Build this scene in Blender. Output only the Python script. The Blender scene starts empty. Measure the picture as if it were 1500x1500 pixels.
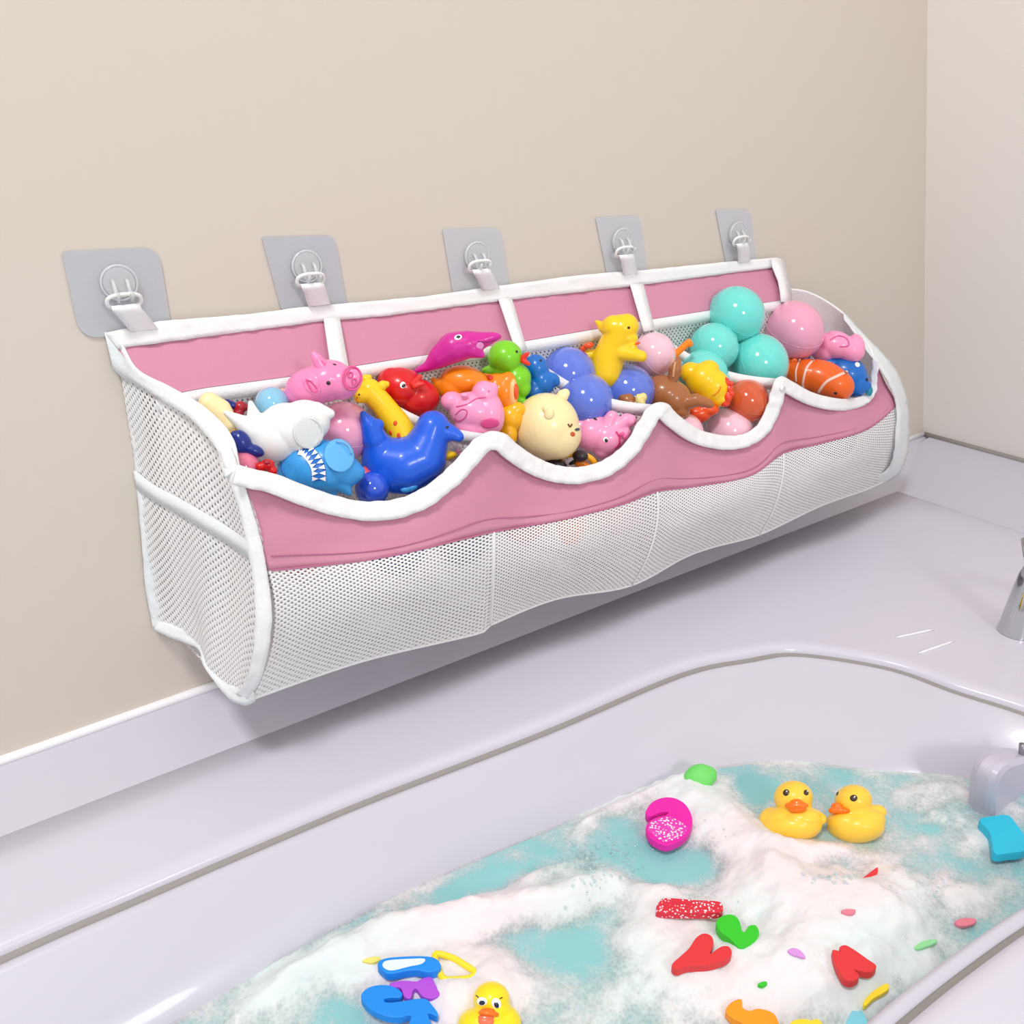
import bpy, bmesh, math, random
import numpy as np
from mathutils import Vector, Matrix, noise
from mathutils.bvhtree import BVHTree
random.seed(7)
S = bpy.context.scene
COL = S.collection
# ------------------------------------------------------------------ camera
F = 1258.560685863022
VX = np.array([1900., -545.]); VY = np.array([-990., -545.])
ax = np.array([VX[0]/F, VX[1]/F, 1.]); ax /= np.linalg.norm(ax)
ay = np.array([VY[0]/F, VY[1]/F, 1.]); ay /= np.linalg.norm(ay)
az = np.cross(ax, ay)
if az[1] > 0: az = -az
RM = np.array([ax, ay, az])
Z0 = 1.2
C = np.array([0., -1., Z0])
cd = bpy.data.cameras.new('camera'); cam = bpy.data.objects.new('camera', cd); COL.objects.link(cam)
cd.sensor_width = 36; cd.lens = F/1500*36; cd.clip_start = .02
m3 = Matrix([[RM[i][0], -RM[i][1], -RM[i][2]] for i in range(3)])
cam.matrix_world = Matrix.Translation(Vector(C)) @ m3.to_4x4()
S.camera = cam
# ------------------------------------------------------------------ light
w = bpy.data.worlds.new('world'); S.world = w; w.use_nodes = True
bg = w.node_tree.nodes['Background']; bg.inputs[0].default_value = (1.0, .985, .985, 1); bg.inputs[1].default_value = .66
def area(name, loc, target, size, power, color=(1, 1, 1)):
    l = bpy.data.lights.new(name, 'AREA'); l.shape = 'DISK'; l.size = size; l.energy = power; l.color = color
    o = bpy.data.objects.new(name, l); COL.objects.link(o); o.location = loc
    o.rotation_euler = (Vector(target)-Vector(loc)).to_track_quat('-Z', 'Y').to_euler()
    return o
area('ceiling_lamp', (-.8, -1.1, 3.6), (.4, -.35, .6), .6, 62, (1, .98, .975))
area('front_fill', (.2, -2.9, 2.0), (.7, -.1, .8), .5, 20, (1, .98, .97))  # unseen fill light added in front to brighten the bag's mesh
S.view_settings.view_transform = 'Standard'; S.view_settings.look = 'None'
S.view_settings.gamma = 1; S.view_settings.use_curve_mapping = False
S.view_settings.exposure = -0.19
# ------------------------------------------------------------------ projection helpers (places read off the photo, put at their own depth)
def W(p): return RM @ np.array([(p[0]-750)/F, (p[1]-750)/F, 1.])
def onY(p, Y):
    d = W(p); t = (Y-C[1])/d[1]; return Vector(C+t*d)
def onZ(p, Z):
    d = W(p); t = (Z+Z0-C[2])/d[2]; return Vector(C+t*d)
def pix(P):
    c = RM.T @ (np.array(P)-C); return 750+F*c[0]/c[2], 750+F*c[1]/c[2], c[2]
EX = Vector((RM[0][0], RM[1][0], RM[2][0])); EY = -Vector((RM[0][1], RM[1][1], RM[2][1])); EZ = -Vector((RM[0][2], RM[1][2], RM[2][2]))
# ------------------------------------------------------------------ materials
MATS = {}
def lin(c): return tuple(((v/255)/12.92 if v/255 <= .04045 else ((v/255+.055)/1.055)**2.4) for v in c)
def mat(name, rgb, rough=.4, sss=0., coat=0., spec=.5, metal=0., trans=0., alpha=1., bump=0., bscale=300., ior=1.45, var=0.):
    if name in MATS: return MATS[name]
    m = bpy.data.materials.new(name); m.use_nodes = True; nt = m.node_tree; b = nt.nodes['Principled BSDF']
    c = lin(rgb); b.inputs['Base Color'].default_value = (*c, 1); b.inputs['Roughness'].default_value = rough
    b.inputs['Specular IOR Level'].default_value = spec; b.inputs['Metallic'].default_value = metal
    b.inputs['Transmission Weight'].default_value = trans; b.inputs['Alpha'].default_value = alpha; b.inputs['IOR'].default_value = ior
    b.inputs['Coat Weight'].default_value = coat; b.inputs['Coat Roughness'].default_value = .06
    if sss:
        b.inputs['Subsurface Weight'].default_value = sss; b.inputs['Subsurface Radius'].default_value = (1, .7, .6); b.inputs['Subsurface Scale'].default_value = .008
    tc = nt.nodes.new('ShaderNodeTexCoord'); n = nt.nodes.new('ShaderNodeTexNoise'); n.inputs['Scale'].default_value = bscale
    nt.links.new(tc.outputs['Object'], n.inputs['Vector'])
    if bump:
        bp = nt.nodes.new('ShaderNodeBump'); bp.inputs['Strength'].default_value = bump; bp.inputs['Distance'].default_value = .001
        nt.links.new(n.outputs['Fac'], bp.inputs['Height']); nt.links.new(bp.outputs[0], b.inputs['Normal'])
    v = var or .03
    mx = nt.nodes.new('ShaderNodeMix'); mx.data_type = 'RGBA'
    mx.inputs[6].default_value = (*[x*(1-v) for x in c], 1); mx.inputs[7].default_value = (*[min(1, x*(1+v)) for x in c], 1)
    nt.links.new(n.outputs['Fac'], mx.inputs[0]); nt.links.new(mx.outputs[2], b.inputs['Base Color'])
    MATS[name] = m; return m
def vinyl(name, rgb): return mat('vinyl_'+name, rgb, .32, sss=.12, coat=.25, bscale=40)
def balls(name, rgb): return mat('ball_'+name, rgb, .14, sss=.25, coat=.8, bscale=20, var=.05)
def rubber(name, rgb): return mat('foam_rubber_'+name, rgb, .5, bscale=600, bump=.15)
def mesh_fabric(name, rgb, a=.0072, b=.0092, thr=.36):
    m = bpy.data.materials.new(name); m.use_nodes = True; nt = m.node_tree; B = nt.nodes['Principled BSDF']
    B.inputs['Base Color'].default_value = (*lin(rgb), 1); B.inputs['Roughness'].default_value = .75; B.inputs['Specular IOR Level'].default_value = .2
    uv = nt.nodes.new('ShaderNodeUVMap'); uv.uv_map = 'UVMap'; sp = nt.nodes.new('ShaderNodeSeparateXYZ'); nt.links.new(uv.outputs[0], sp.inputs[0])
    def M(op, x, y=None):
        n = nt.nodes.new('ShaderNodeMath'); n.operation = op
        for i, v in enumerate((x, y)):
            if v is None: continue
            if isinstance(v, (int, float)): n.inputs[i].default_value = v
            else: nt.links.new(v, n.inputs[i])
        return n.outputs[0]
    cu = M('COSINE', M('MULTIPLY', sp.outputs[0], 2*math.pi/a)); cv = M('COSINE', M('MULTIPLY', sp.outputs[1], 2*math.pi/b))
    h = M('MULTIPLY', cu, cv)
    hole = M('GREATER_THAN', h, thr)
    tr = nt.nodes.new('ShaderNodeBsdfTransparent'); mx = nt.nodes.new('ShaderNodeMixShader')
    tl = nt.nodes.new('ShaderNodeBsdfTranslucent'); tl.inputs[0].default_value = (*lin(rgb), 1)
    m1 = nt.nodes.new('ShaderNodeMixShader'); m1.inputs[0].default_value = .18
    nt.links.new(B.outputs[0], m1.inputs[1]); nt.links.new(tl.outputs[0], m1.inputs[2])
    nt.links.new(hole, mx.inputs[0]); nt.links.new(m1.outputs[0], mx.inputs[1]); nt.links.new(tr.outputs[0], mx.inputs[2])
    bp = nt.nodes.new('ShaderNodeBump'); bp.inputs['Strength'].default_value = .5; bp.inputs['Distance'].default_value = .001; bp.invert = True
    nt.links.new(h, bp.inputs['Height']); nt.links.new(bp.outputs[0], B.inputs['Normal'])
    nt.links.new(mx.outputs[0], nt.nodes['Material Output'].inputs[0])
    return m
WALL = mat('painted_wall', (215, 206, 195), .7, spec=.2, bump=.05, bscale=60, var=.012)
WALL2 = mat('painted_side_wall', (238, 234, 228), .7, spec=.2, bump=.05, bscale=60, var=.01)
ACR = mat('white_acrylic', (201, 199, 211), .3, coat=.15, bscale=3, var=.01)
ACR2 = mat('white_acrylic_lit_deck', (209, 206, 219), .3, coat=.15, bscale=3, var=.01)  # lighter copy of the tub acrylic; the deck's stronger light is in the colour
GROOVE = mat('joint_grey', (150, 146, 142), .6)  # grey tone for the rim groove and the side wall joint
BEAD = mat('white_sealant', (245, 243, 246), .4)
FLOOR = mat('floor_tile', (190, 185, 180), .5)
PINK = mat('pink_nylon', (208, 142, 166), .6, spec=.25, bump=.25, bscale=900, var=.05)
STITCH = mat('pink_thread', (186, 110, 146), .8)
TRIM = mat('white_binding_tape', (241, 241, 242), .75, spec=.2, bump=.5, bscale=260, var=.03)
GTRIM = mat('shaded_binding_tape', (232, 236, 237), .75, spec=.2, bump=.6, bscale=220, var=.06)  # greyer copy of the white tape, shade put into its colour
NET = mesh_fabric('white_mesh_fabric', (254, 254, 254), .0094, .0110, .40)
NETS = mesh_fabric('side_mesh_fabric', (252, 252, 251), .0074, .0096, .56)
SHEER = mesh_fabric('sheer_mesh_fabric', (253, 248, 251), .003, .003, .66)
WEB = mat('white_webbing', (244, 245, 247), .7, bump=.4, bscale=500)
FILM = mat('clear_adhesive_film', (202, 204, 210), .3, alpha=.84, coat=.2)
FILM2 = mat('lit_adhesive_film', (216, 217, 222), .3, alpha=.78, coat=.2)  # lighter copy of the film: light on the right-hand patches put into colour
CLEAR = mat('clear_plastic', (228, 232, 235), .06, alpha=.55, coat=.6)
RING = mat('white_plastic_ring', (240, 240, 238), .25, coat=.4)
CHROME = mat('chrome', (205, 208, 208), .08, metal=1.)
BLACK = mat('black_paint', (22, 18, 20), .25, coat=.5)
WHITE = mat('white_paint', (250, 250, 250), .35)
# ------------------------------------------------------------------ object helpers
def tag(o, label=None, cat=None, group=None, kind=None):
    if label: o['label'] = label
    if cat: o['category'] = cat
    if group: o['group'] = group
    if kind: o['kind'] = kind
    return o
def link(name, me, m, parent=None, smooth=True):
    o = bpy.data.objects.new(name, me); COL.objects.link(o)
    me.materials.clear(); me.materials.append(m)
    if smooth: me.polygons.foreach_set('use_smooth', [True]*len(me.polygons)); me.update()
    if parent: o.parent = parent
    return o
def empty(name, P, label, cat, group=None):
    o = bpy.data.objects.new(name, None); COL.objects.link(o); o.location = P; o.empty_display_size = .01
    return tag(o, label, cat, group)
def mesh(name, vs, fs, m, parent=None, smooth=True, origin=None):
    me = bpy.data.meshes.new(name)
    if parent is not None: org = parent_world(parent)
    else: org = Vector(origin) if origin is not None else Vector((0, 0, 0))
    me.from_pydata([Vector(v)-org for v in vs], [], fs); me.update()
    o = link(name, me, m, parent, smooth)
    if parent is None: o.location = org
    return o
def parent_world(p):
    v = Vector((0, 0, 0))
    while p: v = v+p.location; p = p.parent
    return v
def sol(o, t, off=0., bev=0.):
    md = o.modifiers.new('thickness', 'SOLIDIFY'); md.thickness = t; md.offset = off
    if bev:
        b = o.modifiers.new('edge', 'BEVEL'); b.width = bev; b.segments = 2; b.limit_method = 'ANGLE'
    return o
def crom(pts, n=8, closed=False):
    P = [np.array(p, float) for p in pts]; N = len(P); out = []
    for i in range(N if closed else N-1):
        if closed: a, b, c, d = P[(i-1) % N], P[i], P[(i+1) % N], P[(i+2) % N]
        else: a, b, c, d = P[max(i-1, 0)], P[i], P[i+1], P[min(i+2, N-1)]
        for k in range(n):
            t = k/n
            out.append(.5*((2*b)+(-a+c)*t+(2*a-5*b+4*c-d)*t*t+(-a+3*b-3*c+d)*t**3))
    if not closed: out.append(P[-1])
    return out
def strip(name, A, B, m, parent=None, t=.002, origin=None, sub=1, wrinkle=0.):
    vs = []; fs = []; K = sub+1
    for i, (a, b) in enumerate(zip(A, B)):
        a = Vector(a); b = Vector(b)
        for k in range(K):
            p = a.lerp(b, k/sub)
            if wrinkle: p = p+Vector((0, -1, 0))*wrinkle*noise.noise(p*90)
            vs.append(p)
    for i in range(len(A)-1):
        for k in range(K-1):
            q = i*K+k; fs.append((q, q+1, q+K+1, q+K))
    o = mesh(name, vs, fs, m, parent, origin=origin); return sol(o, t)
def tube(name, pts, r, m, parent=None, closed=False, origin=None, n=10):
    pts = [Vector(p) for p in pts]; N = len(pts); vs = []; fs = []
    R = r if hasattr(r, '__len__') else [r]*N
    up = None
    for i, p in enumerate(pts):
        if closed: d = pts[(i+1) % N]-pts[i-1]
        else: d = pts[min(i+1, N-1)]-pts[max(i-1, 0)]
        d.normalize()
        if up is None: up = d.orthogonal().normalized()
        up = (up-d*up.dot(d)).normalized(); s = d.cross(up)
        for k in range(n):
            a = 2*math.pi*k/n; vs.append(p+(up*math.cos(a)+s*math.sin(a))*R[i])
    for i in range(N if closed else N-1):
        j = (i+1) % N
        for k in range(n):
            fs.append((i*n+k, i*n+(k+1) % n, j*n+(k+1) % n, j*n+k))
    if not closed:
        fs.append(tuple(range(n))[::-1]); fs.append(tuple(range((N-1)*n, N*n)))
    return mesh(name, vs, fs, m, parent, origin=origin)
def grid(name, rows, m, parent=None, origin=None, uv=None):
    """rows: list of lists of points; uv: same shape in metres"""
    nr = len(rows); nc = len(rows[0]); vs = [p for r in rows for p in r]; fs = []
    for i in range(nr-1):
        for j in range(nc-1): fs.append((i*nc+j, (i+1)*nc+j, (i+1)*nc+j+1, i*nc+j+1))
    o = mesh(name, vs, fs, m, parent, origin=origin)
    ul = o.data.uv_layers.new(name='UVMap')
    if uv is None:
        mr = nr//2; U = [0.]
        for j in range(1, nc): U.append(U[-1]+(Vector(rows[mr][j])-Vector(rows[mr][j-1])).length)
        uv = []
        V = [[0.]*nc]
        for i in range(1, nr): V.append([V[-1][j]+(Vector(rows[i][j])-Vector(rows[i-1][j])).length for j in range(nc)])
        uv = [(U[j], V[i][j]) for i in range(nr) for j in range(nc)]
    for l in o.data.loops: ul.data[l.index].uv = uv[l.vertex_index]
    return o
# ------------------------------------------------------------------ room
def box(name, lo, hi, m, parent=None):
    x0, y0, z0 = lo; x1, y1, z1 = hi
    vs = [(x, y, z) for x in (x0, x1) for y in (y0, y1) for z in (z0, z1)]
    fs = [(0, 1, 3, 2), (4, 6, 7, 5), (0, 4, 5, 1), (2, 3, 7, 6), (0, 2, 6, 4), (1, 5, 7, 3)]
    return mesh(name, vs, fs, m, parent, smooth=False)
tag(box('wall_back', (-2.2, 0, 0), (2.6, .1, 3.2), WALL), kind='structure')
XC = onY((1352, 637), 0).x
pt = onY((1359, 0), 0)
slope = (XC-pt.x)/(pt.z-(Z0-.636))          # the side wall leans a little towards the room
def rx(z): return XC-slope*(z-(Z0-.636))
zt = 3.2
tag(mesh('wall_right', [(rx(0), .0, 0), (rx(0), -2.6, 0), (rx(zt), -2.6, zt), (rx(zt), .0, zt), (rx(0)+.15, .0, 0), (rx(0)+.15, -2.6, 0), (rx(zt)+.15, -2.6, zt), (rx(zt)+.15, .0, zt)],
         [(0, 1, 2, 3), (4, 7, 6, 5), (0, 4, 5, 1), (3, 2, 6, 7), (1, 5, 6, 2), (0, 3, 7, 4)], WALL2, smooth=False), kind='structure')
tag(box('floor', (-2.2, -2.6, -.05), (2.6, .1, 0), FLOOR), kind='structure')
# ------------------------------------------------------------------ bathtub
ZR = -.694; ZW = -.762
tub = empty('bathtub', (.5, -.5, 0), 'white acrylic bathtub with a wide deck along the beige wall, holding bath water', 'bathtub')
far = [(-900, 1930), (-400, 1610), (0, 1410), (200, 1322), (400, 1235), (560, 1168), (800, 1075), (1000, 990), (1100, 968), (1170, 960), (1300, 980), (1400, 1015), (1500, 1047)]
pw = [onZ(p, ZR) for p in far]
pw[0] = Vector((-.75, -.30, ZR+Z0)); pw[1] = Vector((-.4, -.275, ZR+Z0))
pw += [Vector((x, y, ZR+Z0)) for x, y in ((1.095, -.71), (1.06, -.775), (.97, -.81), (.85, -.81), (.72, -.795), (.6, -.785), (.5, -.783), (.3, -.79), (0, -.8), (-.4, -.8), (-.72, -.78), (-.86, -.66), (-.87, -.45))]
hole = [Vector(p) for p in crom(pw, 8, True)]
cen = Vector((.15, -.55, ZR+Z0))
# water edge
wp = [(300, 1500), (330, 1472), (430, 1385), (540, 1318), (700, 1262), (850, 1218), (940, 1160), (1010, 1112), (1150, 1098), (1300, 1118), (1440, 1140)]
wl = [Vector(p) for p in ((-.72, -.40, 0), (-.4, -.378, 0), (-.1, -.374, 0), (.1, -.370, 0), (.2, -.364, 0), (.3, -.363, 0), (.4, -.370, 0), (.52, -.384, 0), (.62, -.394, 0), (.71, -.41, 0), (.82, -.462, 0), (.91, -.548, 0), (1.0, -.63, 0))]+[Vector(p) for p in ((1.03, -.7, 0), (.98, -.76, 0), (.85, -.778, 0), (.7, -.765, 0), (.5, -.755, 0), (0, -.765, 0), (-.4, -.765, 0), (-.7, -.74, 0), (-.8, -.62, 0), (-.8, -.5, 0))]
wedge = [Vector((p[0], p[1], ZW+Z0)) for p in crom(wl, 8, True)]
def polar(poly, n=240):
    out = []; N = len(poly)
    for k in range(n):
        a = 2*math.pi*k/n; d = Vector((math.cos(a), math.sin(a))); best = None
        for i in range(N):
            p = Vector((poly[i].x-cen.x, poly[i].y-cen.y)); q = Vector((poly[(i+1) % N].x-cen.x, poly[(i+1) % N].y-cen.y))
            e = q-p; den = d.x*e.y-d.y*e.x
            if abs(den) < 1e-12: continue
            t = (p.x*e.y-p.y*e.x)/den; u = (p.x*d.y-p.y*d.x)/den
            if t > 0 and -1e-6 <= u <= 1+1e-6 and (best is None or t > best): best = t
        out.append(Vector((cen.x+d.x*best, cen.y+d.y*best, 0)))
    return out
def resample(poly, n=360):
    # uniform in angle about three centres is not needed: use arclength starting at the point with the smallest x
    k0 = min(range(len(poly)), key=lambda i: poly[i].x); P = poly[k0:]+poly[:k0]; P.append(P[0])
    L = [0]
    for a, b in zip(P, P[1:]): L.append(L[-1]+(b-a).length)
    xs = np.linspace(0, L[-1], n, endpoint=False)
    return [Vector((np.interp(x, L, [p.x for p in P]), np.interp(x, L, [p.y for p in P]), P[0].z)) for x in xs]
H = polar(hole, 480); WE = polar(wedge, 480)
def ring(base, off, z):
    out = []; N = len(base)
    for i in range(N):
        t = (base[(i+3) % N]-base[i-3]); t.z = 0; t.normalize(); nrm = Vector((t.y, -t.x, 0))   # outward for ccw
        p = base[i]+nrm*off; out.append(Vector((p.x, p.y, z+Z0)))
    return out
def loft(name, rings, m, closed_bottom=False, parent=None):
    n = len(rings[0]); vs = [p for r in rings for p in r]; fs = []
    for i in range(len(rings)-1):
        for k in range(n): fs.append((i*n+k, i*n+(k+1) % n, (i+1)*n+(k+1) % n, (i+1)*n+k))
    if closed_bottom: fs.append(tuple(range((len(rings)-1)*n, len(rings)*n)))
    return mesh(name, vs, fs, m, parent)
def lerpr(A, B, t, z): return [Vector((a.x*(1-t)+b.x*t, a.y*(1-t)+b.y*t, z+Z0)) for a, b in zip(A, B)]
basin_r = [ring(H, .0015, ZR-.004), ring(H, -.0045, ZR+.0005), ring(H, -.008, ZR+.001), ring(H, -.012, ZR-.002), lerpr(ring(H, -.012, 0), WE, .25, ZR-.018), lerpr(ring(H, -.012, 0), WE, .6, ZR-.042), lerpr(H, WE, 1, ZW-.002)]
inn = [Vector((p.x*.95+cen.x*.05, p.y*.95+cen.y*.05, 0)) for p in WE]
inn2 = [Vector((p.x*.8+cen.x*.2, p.y*.8+cen.y*.2, 0)) for p in WE]
basin_r += [[Vector((p.x, p.y, ZW-.06+Z0)) for p in inn], [Vector((p.x, p.y, ZW-.2+Z0)) for p in inn2]]
loft('basin', basin_r, ACR, True, tub)
loft('rim_groove', [ring(H, .010, ZR-.001), ring(H, .007, ZR-.0035), ring(H, .001, ZR-.0045)], GROOVE, parent=tub)
# deck with the hole: outer rings go out from the hole to a rectangle
X0, X1, Y0, Y1 = -1.3, XC+.05, -1.3, 0.
def rect_at(i):
    p = H[i]; d = Vector((p.x-cen.x, p.y-cen.y)); d.normalize(); ts = []
    if d.x > 1e-9: ts.append((X1-cen.x)/d.x)
    if d.x < -1e-9: ts.append((X0-cen.x)/d.x)
    if d.y > 1e-9: ts.append((-.10-cen.y)/d.y)
    if d.y < -1e-9: ts.append((Y0-cen.y)/d.y)
    t = min(ts); return Vector((cen.x+d.x*t, cen.y+d.y*t, 0))
rect = [rect_at(i) for i in range(len(H))]
# snap the nearest samples to the rectangle's corners
for cx_, cy_ in ((X0, Y0), (X1, Y0), (X0, -.10), (X1, -.10)):
    k = min(range(len(rect)), key=lambda i: (rect[i].x-cx_)**2+(rect[i].y-cy_)**2); rect[k] = Vector((cx_, cy_, 0))
deck = [ring(H, .009, ZR-.002), ring(H, .0105, ZR+.004), ring(H, .016, ZR+.0075), ring(H, .026, ZR+.0085), ring(H, .032, ZR+.008)]
for t in (.25, .6, 1.): deck.append([Vector((a.x*(1-t)+b.x*t, a.y*(1-t)+b.y*t, ZR+.0072+Z0)) for a, b in zip(deck[4], rect)])
ap = [Vector((p.x, p.y, 0.01)) for p in rect]; deck.append(ap)
loft('deck', deck, ACR2, parent=tub)
# sloped ledge that rises to the wall
lr = []
for y, k in ((-.112, -.001), (-.103, .0), (-.085, .08), (-.05, .45), (-.02, .8), (0, 1.)):
    row = []
    for i in range(40):
        x = X0+(X1-X0)*i/39; zt_ = -.664+.028*max(0, x)/1.917; zb_ = ZR+.0072
        row.append(Vector((x, y, zb_+(zt_-zb_)*max(0, k)+Z0+(.0003 if k >= 0 else -.002))))
    lr.append(row)
grid('wall_ledge', lr, ACR, tub)
bead_pts = [Vector((x, -.003, -.664+.028*max(0, x)/1.917+Z0+.002)) for x in np.linspace(X0, XC-.01, 30)]
tag(tube('trim_1', bead_pts, .006, BEAD), kind='structure')
tag(tube('trim_2', [Vector((rx(Z0-.64)-.004, y, -.636+Z0)) for y in np.linspace(-.005, -1.3, 10)], .006, GROOVE), kind='structure')
lr = []
for d, k in ((.26, -.001), (.22, .05), (.14, .35), (.06, .75), (0.0, 1.)):
    lr.append([Vector((XC-d, y, ZR+.0073+(.058-.0073)*max(0, k)+Z0)) for y in np.linspace(-.02, -1.3, 12)])
grid('side_ledge', lr, ACR, tub)
# two thin white ridges added in place of the tap's reflections on the deck
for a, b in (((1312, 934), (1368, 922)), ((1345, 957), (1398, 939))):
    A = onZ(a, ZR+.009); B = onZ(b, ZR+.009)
    tube('reflection_ridge', [A.lerp(B, t) for t in np.linspace(0, 1, 8)], [.0006]+[.0016]*6+[.0006], BEAD, tub)
# overflow cap on the end wall of the basin
def local_frame(P): return P
# ------------------------------------------------------------------ water and foam
WATER = mat('teal_bath_water', (128, 200, 204), .12, coat=.4, bscale=9, var=.10, bump=.3)
def fill(name, outline, m):
    n = len(outline); c = Vector((cen.x, cen.y, outline[0].z)); vs = []; fs = []
    K = 14
    for k in range(K):
        for p in outline: vs.append(p.lerp(c, k/K))
    vs.append(c)
    for k in range(K-1):
        for i in range(n): fs.append((k*n+i, k*n+(i+1) % n, (k+1)*n+(i+1) % n, (k+1)*n+i))
    for i in range(n): fs.append(((K-1)*n+i, (K-1)*n+(i+1) % n, len(vs)-1))
    return mesh(name, vs, fs, m)
wo = fill('bath_water', [Vector((p.x*1.002-cen.x*.002, p.y*1.004-cen.y*.004, ZW+Z0)) for p in WE], WATER)
tag(wo, 'milky teal bath water filling the tub under the foam', 'water', kind='stuff')
# (cx, cy, rx, ry, rotation, amount) in the photo
FO = [(1040, 1190, 60, 55, 30, .9), (1110, 1260, 75, 50, 40, 1.1), (1170, 1330, 110, 50, 15, 1.2), (1290, 1340, 90, 45, 0, 1.), (1130, 1420, 170, 70, 0, 1.1), (1250, 1440, 90, 60, 0, .8),
      (860, 1310, 70, 26, -25, 1.1), (760, 1335, 90, 24, -12, 1.05), (640, 1360, 90, 26, -12, 1.), (520, 1400, 110, 30, -22, .95), (400, 1450, 80, 30, -30, .8), (700, 1440, 90, 60, 0, .95), (560, 1430, 70, 30, 0, .7),
      (960, 1370, 70, 60, 0, .75), (930, 1480, 150, 50, 0, .55), (980, 1150, 60, 40, -30, .75), (1330, 1290, 60, 30, 0, .3), (1440, 1235, 40, 24, 0, .6), (1200, 1250, 110, 14, 0, .5), (1400, 1180, 90, 30, 0, .45), (1440, 1310, 60, 30, 0, .6), (960, 1320, 60, 25, 0, .8), (1270, 1170, 200, 60, 0, .08), (850, 1440, 60, 60, 0, .1), (800, 1280, 70, 14, -20, .5), (640, 1480, 90, 30, 0, .6),
      (1150, 1110, 60, 14, 0, .5), (1330, 1125, 100, 12, 0, .5), (880, 1190, 50, 18, -35, .6), (600, 1310, 90, 10, -20, .4)]
PO = [(985, 1272, 85, 30, 0, 1.2), (905, 1320, 30, 30, 0, .45), (850, 1410, 90, 50, 10, .6), (640, 1330, 60, 10, -15, .4), (1400, 1270, 60, 40, 0, .4), (1110, 1170, 30, 40, -30, .6), (960, 1480, 60, 30, 0, .35), (1365, 1215, 22, 8, 0, .6), (720, 1290, 110, 16, -16, .55), (500, 1480, 40, 25, 0, .5), (800, 1480, 60, 25, 0, .2), (1090, 1150, 30, 30, 40, .5)]
def dens(px, py):
    d = .12
    for L, sg in ((FO, 1), (PO, -1)):
        for cx, cy, a, b, r, am in L:
            t = math.radians(r); dx = px-cx; dy = py-cy
            u = (dx*math.cos(t)+dy*math.sin(t))/a; v = (-dx*math.sin(t)+dy*math.cos(t))/b
            q = u*u+v*v
            if q < 9: d += sg*am*math.exp(-q)
    return d
NX, NY = 430, 200; gx = np.linspace(-.85, 1.12, NX); gy = np.linspace(-.80, -.33, NY)
weh = [(p.x, p.y) for p in WE]
def inside(x, y):
    a = math.atan2(y-cen.y, x-cen.x) % (2*math.pi); k = a/(2*math.pi)*480; i = int(k) % 480; f = k-int(k)
    r0 = math.hypot(WE[i].x-cen.x, WE[i].y-cen.y); r1 = math.hypot(WE[(i+1) % 480].x-cen.x, WE[(i+1) % 480].y-cen.y)
    return r0*(1-f)+r1*f-math.hypot(x-cen.x, y-cen.y)
idx = {}; vs = []; fs = []; dn = []
hmap = {}
def foam_h(x, y):
    px, py, _ = pix((x, y, ZW+Z0)); e = inside(x, y)
    d = dens(px, py); n = noise.fractal(Vector((x*22, y*22, 0)), 1., 2., 4)*.35
    D = d+n*.9
    h = .0012+.022*max(0, min(1.5, D-.25))*min(1, max(0, e)/.03)+.0018*noise.noise(Vector((x*60, y*60, 3)))*min(1, max(0, D))
    return D, h, e
for i, x in enumerate(gx):
    for j, y in enumerate(gy):
        D, h, e = foam_h(x, y)
        if e < -.02: continue
        idx[(i, j)] = len(vs); vs.append((x, y, ZW+Z0+max(.0006, h))); dn.append(D)
for i in range(NX-1):
    for j in range(NY-1):
        q = [(i, j), (i+1, j), (i+1, j+1), (i, j+1)]
        if all(k in idx for k in q): fs.append(tuple(idx[k] for k in q))
fm = bpy.data.materials.new('soap_foam'); fm.use_nodes = True; nt = fm.node_tree; B = nt.nodes['Principled BSDF']
B.inputs['Roughness'].default_value = .6; B.inputs['Subsurface Weight'].default_value = .3; B.inputs['Subsurface Scale'].default_value = .01
at = nt.nodes.new('ShaderNodeAttribute'); at.attribute_name = 'thickness'
tc = nt.nodes.new('ShaderNodeTexCoord')
def N(t, **k):
    n = nt.nodes.new(t)
    for a, b in k.items(): setattr(n, a, b)
    return n
n1 = N('ShaderNodeTexNoise'); n1.inputs['Scale'].default_value = 24; n1.inputs['Detail'].default_value = 7; n1.inputs['Roughness'].default_value = .55
vo = N('ShaderNodeTexVoronoi'); vo.inputs['Scale'].default_value = 260
vo2 = N('ShaderNodeTexVoronoi'); vo2.inputs['Scale'].default_value = 110
for n in (n1, vo, vo2): nt.links.new(tc.outputs['Object'], n.inputs['Vector'])
def MM(op, *a):
    n = N('ShaderNodeMath', operation=op)
    for i, v in enumerate(a):
        if isinstance(v, (int, float)): n.inputs[i].default_value = v
        else: nt.links.new(v, n.inputs[i])
    return n.outputs[0]
nc_ = N('ShaderNodeTexNoise'); nc_.inputs['Scale'].default_value = 4.5; nc_.inputs['Detail'].default_value = 2; nt.links.new(tc.outputs['Object'], nc_.inputs['Vector'])
cr_ = N('ShaderNodeValToRGB'); nt.links.new(nc_.outputs['Fac'], cr_.inputs[0]); nt.links.new(cr_.outputs[0], B.inputs['Base Color'])
cr_.color_ramp.elements[0].position = .4; cr_.color_ramp.elements[0].color = (.72, .80, .80, 1); cr_.color_ramp.elements[1].position = .6; cr_.color_ramp.elements[1].color = (.82, .76, .785, 1)
s = MM('ADD', at.outputs['Fac'], MM('MULTIPLY', MM('SUBTRACT', n1.outputs['Fac'], .5), 1.5))
s = MM('SUBTRACT', s, MM('MULTIPLY', MM('SUBTRACT', .5, vo.outputs['Distance']), .24))
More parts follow.
